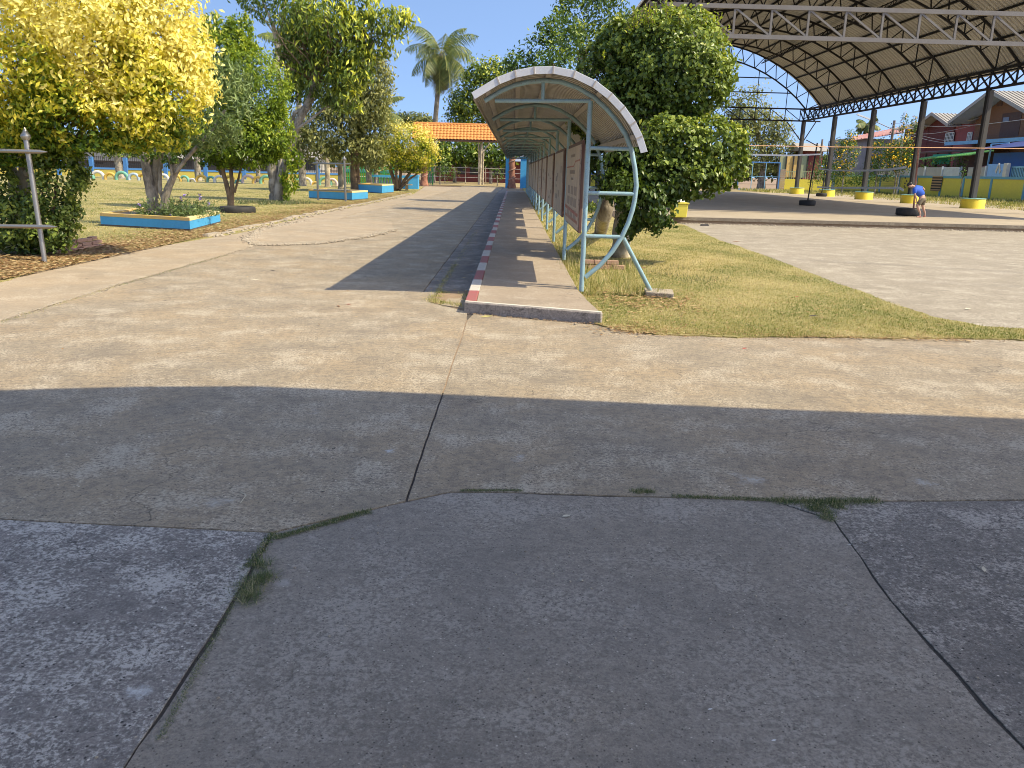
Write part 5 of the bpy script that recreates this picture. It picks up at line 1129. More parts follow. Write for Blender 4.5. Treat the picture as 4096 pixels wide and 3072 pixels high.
# brick edging
be = thing('brick_edging', tuple(G(300, 1000)), 'low crooked row of old bricks below the green shrub beside the side path', 'brick edging')
pa, pb = G(218, 1022), G(425, 985)
for j in range(3):
    for i in range(9):
        u = (i+(j % 2)*.4)/9.3; c = pa.lerp(pb, u); d = (pb-pa).normalized(); s = MB()
        if j == 2 and i < 3: continue
        nrm = Vector((-d.y, d.x, 0)); q = c+nrm*random.gauss(0, .012)+nrm*.05*j; Lb2 = (pb-pa).length/9.9; z0 = .0+j*.058
        dz = random.gauss(0, .006); A = [q, q+d*Lb2, q+d*Lb2+nrm*.1, q+nrm*.1]
        s.hexa([(v.x, v.y, z0+dz) for v in A]+[(v.x, v.y, z0+.052+dz) for v in A]); s.build('brick', M['brick'], be, bevel=.006)
# planters
def planter(c3, h, label, slats=False, band=.07, plinth=.05):
    """c3: front-left, front-right, back-right, back-left corners CCW"""
    c3 = [Vector((p[0], p[1])) for p in c3]; cx_ = sum((p.x for p in c3))/4; cy_ = sum((p.y for p in c3))/4
    t = thing('planter', (cx_, cy_, 0), label, 'planter', 'blue planters on the lawn')
    inn = [Vector(p) for p in inset([tuple(p) for p in c3], .13)]
    sides = ['front', 'right', 'back', 'left']
    for i in range(4):
        a, b = c3[i], c3[(i+1) % 4]; a2, b2 = inn[i], inn[(i+1) % 4]; e = (b-a).normalized(); n_ = Vector((e.y, -e.x))*.004
        s = MB(); s.hexa([(a.x, a.y, -.04), (b.x, b.y, -.04), (b2.x, b2.y, -.04), (a2.x, a2.y, -.04), (a.x, a.y, plinth), (b.x, b.y, plinth), (b2.x, b2.y, plinth), (a2.x, a2.y, plinth)]); s.build('plinth', M['plinth'], t)
        s = MB(); s.hexa([(a.x+n_.x, a.y+n_.y, plinth), (b.x+n_.x, b.y+n_.y, plinth), (b2.x, b2.y, plinth), (a2.x, a2.y, plinth), (a.x+n_.x, a.y+n_.y, h-band), (b.x+n_.x, b.y+n_.y, h-band), (b2.x, b2.y, h-band), (a2.x, a2.y, h-band)]); s.build('side', M['blue'], t)
        s = MB(); n2 = n_*2.5; s.hexa([(a.x+n2.x, a.y+n2.y, h-band), (b.x+n2.x, b.y+n2.y, h-band), (b2.x, b2.y, h-band), (a2.x, a2.y, h-band), (a.x+n2.x, a.y+n2.y, h), (b.x+n2.x, b.y+n2.y, h), (b2.x, b2.y, h), (a2.x, a2.y, h)]); s.build('rim', M['ochre'] if i in (0, 3) else M['cream'], t)  # front and left rims duller: shade and dirt put into the cream paint
    s = MB(); s.prism([tuple(p) for p in inn], h-.08, h-.04); s.build('earth', M['soil'], t)
    return t
A = G(405, 905); B = G(760, 926); 
e = (B-A); bk = Vector((-e.y, e.x, 0)).normalized()
C = G(882, 893)
planter([A, B, C, A+(C-B)], .305, 'largest blue and yellow planter, nearest to the side path, with a knotty tree in it')
A = G(1236, 794); B = G(1408, 803); planter([A, B, B+Vector((.35, 2.1, 0)), A+Vector((.35, 2.1, 0))], .42, 'second blue planter behind the far pipe frame')
A = G(1432, 768); B = G(1528, 775); planter([A, B, B+Vector((.3, 2.6, 0)), A+Vector((.3, 2.6, 0))], .52, 'third blue planter, just left of the golden bush')
# painted tyres set upright in the ground
tl = [(70, 'g'), (130, 'g'), (205, 'w'), (315, 'y'), (418, 'g'), (525, 'b'), (605, 'y'), (700, 'b'), (785, 'w'), (895, 'y'), (970, 'g'), (1040, 'w'), (1120, 'y'), (1205, 'g'), (1280, 'w'), (1370, 'y'), (1450, 'g'), (1535, 'p'), (1620, 'y'), (1695, 'g'), (1790, 'b'), (1900, 'y'), (1965, 'g'), (2050, 'w'), (2130, 'y'), (2215, 'g'), (2275, 'p')]
cn = {'g': ('t_green', 'sea green'), 'w': ('t_white', 'white'), 'y': ('t_yellow', 'ochre yellow'), 'b': ('t_blue', 'pale blue'), 'p': ('t_pink', 'pale pink')}
where = ['far left behind the green shrub', 'just right of the green shrub', 'under the first blue wall post, largest white one', 'left of the blue wall post', 'right below the blue wall post, largest green one', 'between a green and a yellow one, left of the planter tree', 'against the left trunk of the planter tree', 'behind the trunks of the planter tree', 'seen between the trunks of the planter tree', 'right of the planter tree trunks', 'small one beside the grey trunk at the wall', 'sunk deepest between a green and a yellow one', 'below the second blue wall post', 'left of the bright tree stems, small', 'left of the stems of the bright tree', 'seen between the stems of the bright tree', 'low one right of the bright tree stems', 'the only pink one right of the bright tree', 'second from the forked trunk', 'beside the left edge of the forked trunk', 'hidden behind the forked trunk', 'at the right edge of the forked trunk', 'small one right of the forked trunk', 'right of the forked trunk near the planter', 'low one left of the far pipe frame', 'inside the far pipe frame, above the second planter', 'right end of the row beside the pale trunk']
for i, (cx8, c_) in enumerate(tl):
    px = 300+.452*cx8; py = 722+(px-392)*.0145
    g = P(px, py, 65.5); big = 1.12 if i in (2, 4, 17, 19, 25) else (.8 if i in (10, 13, 11, 16, 22, 24) else .95)
    tyre(g.x, 65.5, (.12 if i not in (11, 16, 24) else -.12)*big, .50*big, .27, M[cn[c_][0]], '%s half-sunk tyre, %s' % (cn[c_][1], where[i]), axis='Y', group='painted tyres along the lawn', rz=random.gauss(0, .15), grooves=False, name='painted_tyre')
# school wall on the left with bar fence
def wallpt(px): # plan position of the wall under an image column
    for Y in np.arange(70, 95, .05):
        q = P(px, 690, Y)
        if abs(Y-(84+(q.x+14.5)*.22)) < .06: return Vector((q.x, Y, 0))
    return Vector((P(px, 690, 80).x, 80, 0))
posts = [-250, -60, 100, 240, 370, 506, 665, 824, 978, 1125, 1272, 1420]
wp = [wallpt(p) for p in posts]
wl = thing('boundary_wall', tuple(wp[5]), 'long yellow and blue boundary wall topped with a black bar fence, behind the lawn', 'wall')
for a, b in zip(wp, wp[1:]):
    d = (b-a).normalized(); n_ = Vector((d.y, -d.x, 0)); q = lambda p, o, z: (p.x+n_.x*o, p.y+n_.y*o, z)
    s = MB(); s.hexa([q(a, .06, -.05), q(b, .06, -.05), q(b, -.06, -.05), q(a, -.06, -.05), q(a, .06, .64), q(b, .06, .64), q(b, -.06, .64), q(a, -.06, .64)]); s.build('panel', M['shadeyellow'], wl)
    s = MB(); s.hexa([q(a, .10, .64), q(b, .10, .64), q(b, -.10, .64), q(a, -.10, .64), q(a, .10, .80), q(b, .10, .80), q(b, -.10, .80), q(a, -.10, .80)]); s.build('beam', M['wallblue'], wl)
    s = MB(); s.box(a.x-.17, a.x+.17, a.y-.17, a.y+.17, -.05, 1.75); s.build('post', M['wallblue'], wl)
    s = MB()
    for z in (.95, 1.05, 1.75): s.bar(q(a+d*.18, 0, z), q(b-d*.18, 0, z), .045)
    nb = int((b-a).length/.16)
    for k in range(1, nb): p = a.lerp(b, k/nb); s.bar((p.x, p.y, .82), (p.x, p.y, 1.85), .032)
    o = s.build('railing', M['black_steel'], wl)
# pale sheds beyond it
def shed(name, px0, px1, pyt, Y, label, wall, roof, depth=5, rh=.9, eave=.4, cat='building'):
    a, b = P(px0, pyt, Y), P(px1, pyt, Y); t = thing(name, ((a.x+b.x)/2, Y, 0), label, cat); z = (a.z+b.z)/2
    s = MB(); s.box(a.x, b.x, Y, Y+depth, -.05, z-rh); s.build('wall', wall, t)
    s = MB(); s.hexa([(a.x-eave, Y-eave, z-rh), (b.x+eave, Y-eave, z-rh), (b.x+eave, Y+depth+eave, z-rh), (a.x-eave, Y+depth+eave, z-rh), (a.x-eave, Y+depth/2-.03, z), (b.x+eave, Y+depth/2-.03, z), (b.x+eave, Y+depth/2+.03, z), (a.x-eave, Y+depth/2+.03, z)]); s.build('roof', roof, t)
    n = max(2, int((b.x-a.x)/2.6))
    for k in range(n):
        x = a.x+(b.x-a.x)*(k+.3)/n; s = MB(); s.box(x, x+1.0, Y-.03, Y-.003, 1.0, min(2.1, z-rh-.2)); s.build('window', M['darkint'], t)
    return t
shed('shed', 1190, 1262, 585, 95, 'small grey gabled shed roof seen behind the forked trunk', M['shopwhite'], M['metalroof'], rh=1.2)
shed('long_shed', 150, 640, 610, 100, 'long low pale building beyond the left boundary wall', M['concol'], M['concol'], 6, .9)
shed('long_shed', 700, 1120, 612, 104, 'low pale building beyond the wall, behind the bright tree', M['concol'], M['metalroof'], 6, .9)
# green lattice gate with yellow boards
t = thing('lattice_fence', tuple(P(1470, 735, 74)), 'bright green lattice fence backed with yellow boards, behind the palm trunk', 'fence'); t.location.z = 0
xa, xb = P(1370, 700, 74).x, P(1575, 700, 74).x; ztop = P(1480, 668, 74).z
s = MB(); s.box(xa, xb, 74.12, 74.16, .15, .62); s.box(xa, xb, 74.12, 74.16, .70, .95); s.build('yellow_board', M['wallyellow'], t)
s = MB(); s.box(xa, xb, 74.12, 74.16, 1.0, 1.3); s.build('blue_board', M['skyblue'], t)
s = MB(); n = 22
for k in range(n+1): x = xa+(xb-xa)*k/n; w_ = .07 if k % 6 else .16; s.box(x-w_/2, x+w_/2, 74.0, 74.08, 0, ztop*(.93 if k % 6 else 1))
for z in (.12, .5, .95, 1.45, ztop*.93): s.box(xa, xb, 74.085, 74.115, z, z+.06)
s.build('lattice', M['fencegreen'], t)
# blue balustrade
Yb2 = 61.5; xa, xm, xb = P(1483, 700, Yb2).x, P(1636, 700, Yb2).x, P(1674, 700, Yb2).x; zt = P(1580, 701, Yb2).z
t = thing('balustrade', ((xa+xb)/2, Yb2, 0), 'sky blue concrete balustrade with pale balusters behind the golden bush', 'balustrade')
s = MB(); s.box(xa, xm, Yb2-.12, Yb2+.12, -.05, .30); s.build('plinth', M['blue'], t)
s = MB(); s.box(xa-.05, xm, Yb2-.18, Yb2+.18, zt-.17, zt); s.build('rail', M['blue'], t)
s = MB(); s.box(xm, xb, Yb2-.36, Yb2+.36, -.05, zt-.05); s.build('pillar', M['blue'], t)
s = MB(); s.box(xm-.04, xb+.04, Yb2-.4, Yb2+.4, zt-.05, zt+.06); s.build('pillar_cap', M['blue'], t)
n = 13
for k in range(n):
    x = xa+(xm-xa)*(k+.5)/n; s = MB(); s.lathe((x, Yb2, .30), [(.06, 0), (.045, .05), (.075, .16), (.04, .30), (.035, .36), (.06, zt-.30-.17)], 8); s.build('baluster', M['bluewhite'], t)
# bench under the bush
c = P(1600, 737, 57.5); zc = c.z; t = thing('stone_bench', (c.x, 57.5, 0), 'small weathered bench under the golden bush', 'bench')
x0, x1 = P(1552, 737, 57.5).x, P(1648, 740, 57.5).x; s = MB(); s.box(x0, x1, 57.3, 57.75, zc-.05, zc+.02); s.build('seat', M['rubble'], t)
for xx in (x0+.25, x1-.45): s = MB(); s.box(xx, xx+.16, 57.4, 57.65, -.03, zc-.052); s.build('leg', M['rubble'], t)

# ------------------------------------------------------------------ gate
Yg = 75.; rdg0, rdg1 = P(1649, 491, Yg+1.3), P(2105, 508, Yg+1.3); ev0, ev1 = P(1735, 556, Yg), P(2105, 566, Yg)
ev0.x = rdg0.x*Yg/(Yg+1.3)+.15; zr, ze = rdg0.z, (ev0.z+ev1.z)/2
gt = thing('tiled_gate', (-4, Yg+1.2, 0), 'entrance gate with a long orange tiled roof over the end of the road', 'gate')
x0, x1 = rdg0.x+.1, 3.2
s = MB(); s.hexa([(x0, Yg, ze-.10), (x1, Yg, ze-.10), (x1, Yg+2.6, ze-.10), (x0, Yg+2.6, ze-.10), (x0, Yg, ze-.02), (x1, Yg, ze-.02), (x1, Yg+2.6, ze-.02), (x0, Yg+2.6, ze-.02)]); s.build('soffit', M['darkwood'], gt)
s = MB(); s.hexa([(x0, Yg+.1, ze-.018), (x1, Yg+.1, ze-.018), (x1, Yg+2.5, ze-.018), (x0, Yg+2.5, ze-.018), (x0, Yg+1.28, zr-.06), (x1, Yg+1.28, zr-.06), (x1, Yg+1.32, zr-.06), (x0, Yg+1.32, zr-.06)]); s.build('roof_core', M['darkwood'], gt)
nr, tw = 6, .30; nc = int((x1-x0)/tw); ref = None; dy, dz = 1.3/nr, (zr-ze)/nr
for j in range(nr):
    for i in range(nc):
        if ref is None:
            V = []; F = []
            for v in range(2):
                for u in range(7):
                    a = u/6; X = x0+tw*a; hh = .045*math.sin(PI*a)
                    V.append((X, Yg-.02+(dy*1.12)*v+(.03*math.sin(PI*a)*-1 if v == 0 else 0), ze+.01+hh+dz*1.05*v+(.03 if v == 0 else -.01)))
            for u in range(7): a = u/6; V.append((V[u][0], V[u][1]+.004, V[u][2]-.035))
            F = [(u, u+1, 7+u+1, 7+u) for u in range(6)]+[(14+u, 14+u+1, u+1, u) for u in range(6)]
            s = MB(); s.v = V; s.f = F; ref = s.build('tile', M['tile'], gt, smooth=False)
        else: place(ref, (i*tw, j*dy, j*dz), gt)
s = MB(); s.hexa([(x0, Yg+1.15, zr-.04), (x1, Yg+1.15, zr-.04), (x1, Yg+1.45, zr-.04), (x0, Yg+1.45, zr-.04), (x0, Yg+1.2, zr+.09), (x1, Yg+1.2, zr+.09), (x1, Yg+1.4, zr+.09), (x0, Yg+1.4, zr+.09)]); s.build('ridge', M['tile'], gt)
s = MB(); s.hexa([(x0, Yg+1.45, zr-.05), (x1, Yg+1.45, zr-.05), (x1, Yg+2.62, ze), (x0, Yg+2.62, ze), (x0, Yg+1.45, zr), (x1, Yg+1.45, zr), (x1, Yg+2.62, ze+.05), (x0, Yg+2.62, ze+.05)]); s.build('rear_roof', M['tile'], gt)
for px, lab in ((1697, 'left'), (2046, 'right')):
    b = P(px, 748, Yg+.3); s = MB(); b.z = 0
    rs = [.42, .30, .27, .25, .25, .24, .24, .25]; s.tube([(b.x+random.gauss(0, .02), b.y, z) for z in np.linspace(0, ze-.1, 8)], rs, 12); col = s.build('pillar', M['vinecol'], gt)
    s = MB(); q = []
    for k in range(70): a = k*.42; q.append((b.x+.29*math.cos(a), b.y+.29*math.sin(a), .25+(ze-.5)*k/70))
    s.tube(q, .045, 5); s.build('vine', M['brick'], col)
for (a, b_, lab) in ((2021, 2036, 'narrow blue gate post left of the vine pillar'), (2080, 2108, 'broad blue gate post right of the vine pillar')):
    p0, p1 = P(a, 748, Yg+.5), P(b_, 748, Yg+.5); t = thing('gate_post', (p0.x, Yg+.5, 0), lab, 'gate post'); s = MB(); s.box(p0.x, p1.x, Yg+.4, Yg+.9, -.03, 2.55); s.build('shaft', M['blue'], t); s = MB(); s.box(p0.x-.06, p1.x+.06, Yg+.34, Yg+.96, 2.553, 2.7); s.build('cap', M['blue'], t)
p0 = P(2108, 748, Yg+.6); t = thing('yellow_wall', (p0.x, Yg+.6, 0), 'short yellow wall with a blue coping right of the gate, partly behind the canopy posts', 'wall')
s = MB(); s.box(p0.x+.005, p0.x+8, Yg+.6, Yg+.75, -.05, 1.35); s.build('panel', M['wallyellow'], t); s = MB(); s.box(p0.x+.005, p0.x+8, Yg+.55, Yg+.8, 1.353, 1.52); s.build('coping', M['wallblue'], t)
# open green gate leaf
xa, xb = P(1712, 745, 76.5).x, P(1733, 745, 76.5).x; t = thing('green_gate', (xa-1, 76.6, 0), 'green barred gate leaf standing open at the left of the gateway', 'gate')
xl = P(1664, 745, 76.5).x
s = MB(); s.box(xl, xb, 76.5, 76.56, .1, .16); s.box(xl, xb, 76.5, 76.56, 2.05, 2.13); s.box(xl, xb, 76.5, 76.56, 1.15, 1.2); s.box(xb-.08, xb, 76.49, 76.57, 0, 2.2); s.build('frame', M['fencegreen'], t)
x = xl+.12
while x < xb-.1:
    s = MB(); s.bar((x, 76.53, .16), (x, 76.53, 2.05), .035); s.build('bar', M['fencegreen'], t); x += .17
# house beyond the gate
Yh = 104; a, b = P(1690, 600, Yh), P(2120, 600, Yh); t = thing('village_house', ((a.x+b.x)/2, Yh, 0), 'low dark red house with pale blue metal roof seen through the gate opening', 'house')
zt = P(1850, 640, Yh).z; s = MB(); s.box(a.x, b.x, Yh, Yh+6, -.05, zt); s.build('wall', M['redwall'], t)
zr2 = P(1850, 575, Yh+3).z; s = MB(); s.hexa([(a.x-1, Yh-1, zt), (b.x+1, Yh-1, zt), (b.x+1, Yh+7, zt), (a.x-1, Yh+7, zt), (a.x-1, Yh+3, zr2), (b.x+1, Yh+3, zr2), (b.x+1, Yh+3.1, zr2), (a.x-1, Yh+3.1, zr2)]); s.build('roof', M['bluewhite'], t)
for px in (1760, 1830, 1880, 1960, 2000): q = P(px, 660, Yh); s = MB(); s.box(q.x, q.x+1.1, Yh-.04, Yh-.003, .9, 2.2); s.build('window', M['darkint'], t)
t = thing('wire_fence', (-5, 90, 0), 'thin wire fence on bamboo posts across the street beyond the gate', 'fence'); s = MB()
for x in np.arange(-14, 4, 2.2): s.tube([(x, 90, 0), (x+random.gauss(0, .05), 90, 1.9)], .04, 5)
s.build('stakes', M['barkpale'], t); s = MB()
for z in (.7, 1.25, 1.7): s.bar((-14, 90, z), (4, 90, z-.05), .025)
s.build('wires', M['tape'], t)

# ------------------------------------------------------------------ right-hand wall and houses
def W(px, py, X=50.): return PX(px, py, X)
ew = thing('court_wall', (38.9, 75, 0), 'yellow boundary wall with teal frame along the right side of the court', 'wall')
# plan of the wall, left to right in the image
wpx = [3105, 3230]
def seg(t, a, b, zt, first=True, mat='wallyellow', fr='teal'):
    d = (b-a).normalized(); n_ = Vector((-d.y, d.x, 0)) if False else Vector((d.y, -d.x, 0)); q = lambda p, o, z: (p.x+n_.x*o, p.y+n_.y*o, z)
    s = MB(); s.hexa([q(a, .06, -.05), q(b, .06, -.05), q(b, -.06, -.05), q(a, -.06, -.05), q(a, .06, zt-.2), q(b, .06, zt-.2), q(b, -.06, zt-.2), q(a, -.06, zt-.2)]); s.build('panel', M[mat], t)
    s = MB(); s.hexa([q(a, .11, zt-.2), q(b, .11, zt-.2), q(b, -.11, zt-.2), q(a, -.11, zt-.2), q(a, .11, zt), q(b, .11, zt), q(b, -.11, zt), q(a, -.11, zt)]); s.build('beam', M[fr], t)
    s = MB(); c = Vector(a); s.hexa([q(c-d*.13, .10, -.05), q(c+d*.13, .10, -.05), q(c+d*.13, -.10, -.05), q(c-d*.13, -.10, -.05), q(c-d*.13, .10, zt-.203), q(c+d*.13, .10, zt-.203), q(c+d*.13, -.10, zt-.203), q(c-d*.13, -.10, zt-.203)]); s.build('post', M[fr], t)
# posts seen at these columns; wall line X = 38.9 + slight drift
cols_px = [3480, 3526, 3602, 3672, 3770, 3860, 3972, 4108, 4290, 4500]
pts = []
for px in cols_px:
    X = 38.2+(px-3480)/1000*1.2; q = PX(px, 715, X); pts.append(Vector((X, q.y, 0)))
pts = [Vector((38.0, 99, 0))]+pts
for a, b in zip(pts, pts[1:]): seg(ew, a, b, 2.05)
nw = thing('north_wall', (34, 100, 0), 'short sunlit yellow wall with a railing between the blue gate and the creeper hedge', 'wall')
a = P(3116, 740, 100); b = P(3290, 740, 100); s = MB(); s.box(a.x, 38, 100, 100.15, -.05, P(3170, 716, 100).z); s.build('panel', M['wallyellow'], nw)
s = MB(); z0 = P(3170, 716, 100).z; z1 = P(3170, 684, 100).z
s.box(a.x, 38, 100.02, 100.1, z1-.08, z1); x = a.x
while x < 37.5: s.bar((x, 100.06, z0), (x, 100.06, z1-.08), .06); x += .28
s.build('railing', M['canvas'], nw)
m = thing('striped_mat', tuple(P(3750, 740, 70)), 'brown and black striped mat hung over the yellow wall', 'mat')
# mat hangs on the wall face
def onwall(px, py, off=.16):
    X = 38.2+(px-3480)/1000*1.2-off; return PX(px, py, X)
c0, c1 = onwall(3731, 704), onwall(3771, 705); c2, c3 = onwall(3720, 762), onwall(3758, 765)
mst = newmat('mat_stripe'); mt, tt_, bb_ = mst; wv = N(tt_, 'ShaderNodeTexWave', Scale=1.35); wv.bands_direction = 'Z'; tt_.links.new(worldpos(tt_), wv.inputs['Vector']); tt_.links.new(ramp(tt_, wv.outputs['Fac'], [(.45, (.03, .025, .02)), (.55, (.38, .24, .12))]), bb_.inputs['Base Color']); bb_.inputs['Roughness'].default_value = .9
s = MB(); s.hexa([c2, c3, c3+Vector((.03, 0, 0)), c2+Vector((.03, 0, 0)), c0, c1, c1+Vector((.03, 0, 0)), c0+Vector((.03, 0, 0))]); s.build('cloth', mt, m)
tufts('weeds', [(37.6+random.gauss(0, .5), random.uniform(58, 96)) for _ in range(260)], 26, .25, .45, .03, 'weed', lean=.7)
tufts('weeds', [(random.uniform(27, 37), random.uniform(45, 97)) for _ in range(260)], 14, .4, .35, .03, 'blade', lean=.7)
# blue frame gate left
Yq = 98; t = thing('blue_gate', tuple(P(3040, 745, Yq)), 'wide blue framed wire gate at the far end behind the court', 'gate'); t.location.z = 0
xa, xb = P(2950, 745, Yq).x, P(3112, 745, Yq).x; zt = P(3040, 649, Yq).z
for (A_, B_) in (((xa, Yq, .1), (xb, Yq, .1)), ((xa, Yq, zt), (xb, Yq, zt)), ((xb, Yq, 0), (xb, Yq, zt)), ((xa, Yq, 0), (xa, Yq, zt))): s = MB(); s.bar(A_, B_, .12); s.build('frame', M['wallblue'], t)
for k in (.33, .66): s = MB(); x = xa+(xb-xa)*k; s.bar((x, Yq, .15), (x, Yq, zt-.06), .07); s.build('upright', M['skyblue'], t)
s = MB(); s.bar((xa, Yq+.05, zt*.5), (xb, Yq+.05, zt*.5), .05); s.build('rail', M['skyblue'], t)
t = thing('brick_pillar', (xb+.5, Yq+.6, 0), 'pillar of stacked pale bricks beside the blue gate', 'pillar')
for j in range(20): s = MB(); o_ = random.gauss(0, .03); s.box(xb+.25+o_, xb+.85+o_, Yq+.3, Yq+.8, j*.125, j*.125+.10); s.build('brick', M['rubble'] if j % 2 else M['brick'], t)
# canvas walled house
Yk = 108; a, b = P(3118, 630, Yk), P(3232, 630, Yk); z0 = 1.6; z1 = P(3170, 620, Yk).z; t = thing('canvas_house', ((a.x+b.x)/2, Yk, 0), 'open sided house closed with green and tan canvas sheets, behind the far wall', 'house')
for k in range(4):
    x = a.x+(b.x-a.x)*k/4; s = MB(); s.box(x+.03, x+(b.x-a.x)/4-.03, Yk, Yk+.05, z0, z1); s.build('canvas', M['canvas'] if k not in (1, 2) else M['ochre'], t)
for k in range(5): x = a.x+(b.x-a.x)*k/4; s = MB(); s.bar((x, Yk-.08, 0), (x, Yk-.08, z1), .12); s.build('post', M['darkint'], t)
c = P(3290, 630, Yk+1); s = MB(); s.box(b.x, c.x, Yk+1, Yk+5, 0, P(3260, 595, Yk).z); s.build('wall', M['redwall2'], t)
r0, r1 = P(3200, 603, Yk), P(3320, 603, Yk); zz = P(3260, 574, Yk+3).z
s = MB(); s.hexa([(r0.x, Yk-.5, r0.z), (r1.x, Yk-.5, r0.z), (r1.x, Yk+6, r0.z), (r0.x, Yk+6, r0.z), (r0.x, Yk+3, zz), (r1.x, Yk+3, zz), (r1.x, Yk+3.1, zz), (r0.x, Yk+3.1, zz)]); s.build('roof', M['metalroof'], t)
# red house, west side faces the court
def ribroof(parent, e0, e1, r0, r1, mat, th=.08, ribs=None):
    """roof plane eave e0-e1, ridge r0-r1, with standing ribs"""
    e0, e1, r0, r1 = map(Vector, (e0, e1, r0, r1)); n_ = (e1-e0).cross(r0-e0).normalized(); n_ = n_ if n_.z > 0 else -n_
    s = MB(); s.hexa([e0-n_*th, e1-n_*th, r1-n_*th, r0-n_*th, e0, e1, r1, r0]); s.build('roof', mat, parent)
    s = MB(); k = ribs or max(4, int((e1-e0).length/.45))
    for i in range(k+1): a = e0.lerp(e1, i/k); b = r0.lerp(r1, i/k); s.bar(a+n_*.03, b+n_*.03, .09, .06)
    o = s.build('roof_rib', mat, parent)
def gablehouse(name, X, yf, yn, zE, zR, D, label, wallm, ov=1.0, fe=1.2):
    """gable end on plane X between yf (far) and yn (near), ridge runs +X for D"""
    t = thing(name, (X, (yf+yn)/2, 0), label, 'house'); ym = (yf+yn)/2
    s = MB(); s.v = [(X, yn, -.05), (X, yf, -.05), (X, yf, zE), (X, ym, zR), (X, yn, zE), (X+D, yn, -.05), (X+D, yf, -.05), (X+D, yf, zE), (X+D, ym, zR), (X+D, yn, zE)]
    s.f = [(0, 1, 2, 3, 4), (9, 8, 7, 6, 5), (0, 4, 9, 5), (1, 6, 7, 2)]; s.build('wall', wallm, t)
    sl = (zR-zE)/(yf-ym); 
    s = MB()
    nb_ = int((zE-2.0)/.22)
    for k in range(nb_): s.box(X-.035, X-.003, yn, yf, 2.2+k*.22, 2.2+k*.22+.17)
    if nb_ > 0: s.build('weatherboard', wallm, t)
    ribroof(t, (X-ov, yn-fe, zE-fe*sl+.15), (X+D+ov, yn-fe, zE-fe*sl+.15), (X-ov, ym, zR+.15), (X+D+ov, ym, zR+.15), M['metalroof'])
    ribroof(t, (X-ov, yf+fe, zE-fe*sl+.15), (X+D+ov, yf+fe, zE-fe*sl+.15), (X-ov, ym, zR+.15), (X+D+ov, ym, zR+.15), M['metalroof'])
    s = MB()
    s.bar((X-ov-.02, yn-fe, zE-fe*sl+.10), (X-ov-.02, ym, zR+.10), .08, .35); s.bar((X-ov-.02, yf+fe, zE-fe*sl+.10), (X-ov-.02, ym, zR+.10), .08, .35); s.build('bargeboard', M['purlin'], t)
    s = MB(); s.quad((X-ov, yn-fe, zE-fe*sl+.04), (X, yn-fe, zE-fe*sl+.04), (X, ym, zR+.04), (X-ov, ym, zR+.04)); s.quad((X-ov, ym, zR+.04), (X, ym, zR+.04), (X, yf+fe, zE-fe*sl+.04), (X-ov, yf+fe, zE-fe*sl+.04)); s.build('soffit', M['soffit'], t)
    return t
def window(t, X, q0, q1, nx, ny, glass='darkint'):
    (y0, z0), (y1, z1) = q0, q1
    w_ = MB(); f = .09
    w_.box(X-.10, X-.04, min(y0, y1), max(y0, y1), z0, z0+f); w_.box(X-.10, X-.04, min(y0, y1), max(y0, y1), z1-f, z1)
    for k in range(nx+1): y = y0+(y1-y0)*k/nx; w_.box(X-.105, X-.045, y-f/2, y+f/2, z0+f, z1-f)
    for k in range(1, ny): z = z0+(z1-z0)*k/ny; w_.box(X-.095, X-.05, min(y0, y1), max(y0, y1), z-.03, z+.03)
    o = w_.build('window', M['winwhite'], t); s = MB(); s.box(X-.06, X-.038, min(y0, y1), max(y0, y1), z0+f, z1-f); s.build('pane', M[glass], o)
bh = gablehouse('brown_house', 50, 92.5, 81.0, 8.3, 10.4, 12, 'two storey brown house with a grey ribbed roof and wide gable at the right edge', M['brownwall'], 2.2, 1.6)
q = W(4013, 497); q2 = W(4037, 464); s = MB(); s.box(49.93, 49.96, q.y-3.0, q.y+.3, q.z-1.3, q2.z+.3); s.build('shutter', M['darkwood'], bh); s = MB(); s.box(49.89, 49.925, q.y-1.0, q.y, q.z+.2, q2.z-.1); s.build('pane', M['bluewhite'], bh)
s = MB(); c = W(4000, 410); s.box(49.95, 49.99, c.y-.5, c.y+.5, c.z-.35, c.z+.35); s.build('gable_vent', M['darkwood'], bh)
c = W(3900, 577); s = MB(); s.hexa([(47.2, 76, 5.4), (50, 76, 5.7), (50, 93, 5.7), (47.2, 93, 5.4), (47.2, 76, 5.75), (50, 76, 5.95), (50, 93, 5.95), (47.2, 93, 5.75)]); s.build('canopy_roof', M['skyblue'], bh)
rh_ = gablehouse('red_house', 50.5, 103.8, 97.8, 8.1, 9.2, 12, 'dark red two storey house with white framed windows beside the brown house', M['redwall'], 1.4, 1.2)
s = MB(); s.box(50.6, 58, 91.5, 97.8, -.05, 8.0); s.build('wall', M['redwall2'], rh_); s = MB(); s.box(50.45, 58, 103.8, 110, -.05, 8.0); s.build('wall', M['redwall'], rh_)
ribroof(rh_, (49.4, 92.0, 8.1), (49.4, 98.4, 8.1), (54, 92.0, 9.6), (54, 98.4, 9.6), M['metalroof']); 
ribroof(rh_, (49.2, 103.5, 7.95), (49.2, 111, 7.95), (54, 103.5, 9.4), (54, 111, 9.4), M['metalroof'])
q = W(3780, 575, 50.5); q2 = W(3820, 528, 50.5); window(rh_, 50.5, (q.y, q.z), (q2.y, q2.z), 6, 3)
q = W(3868, 571, 50.6); q2 = W(3893, 527, 50.6); window(rh_, 50.6, (q.y, q.z), (q2.y, q2.z), 3, 3, 'shopwhite')
q = W(3625, 562, 50.45); q2 = W(3647, 533, 50.45); window(rh_, 50.45, (q.y, q.z+.0), (q2.y, q2.z), 5, 2)
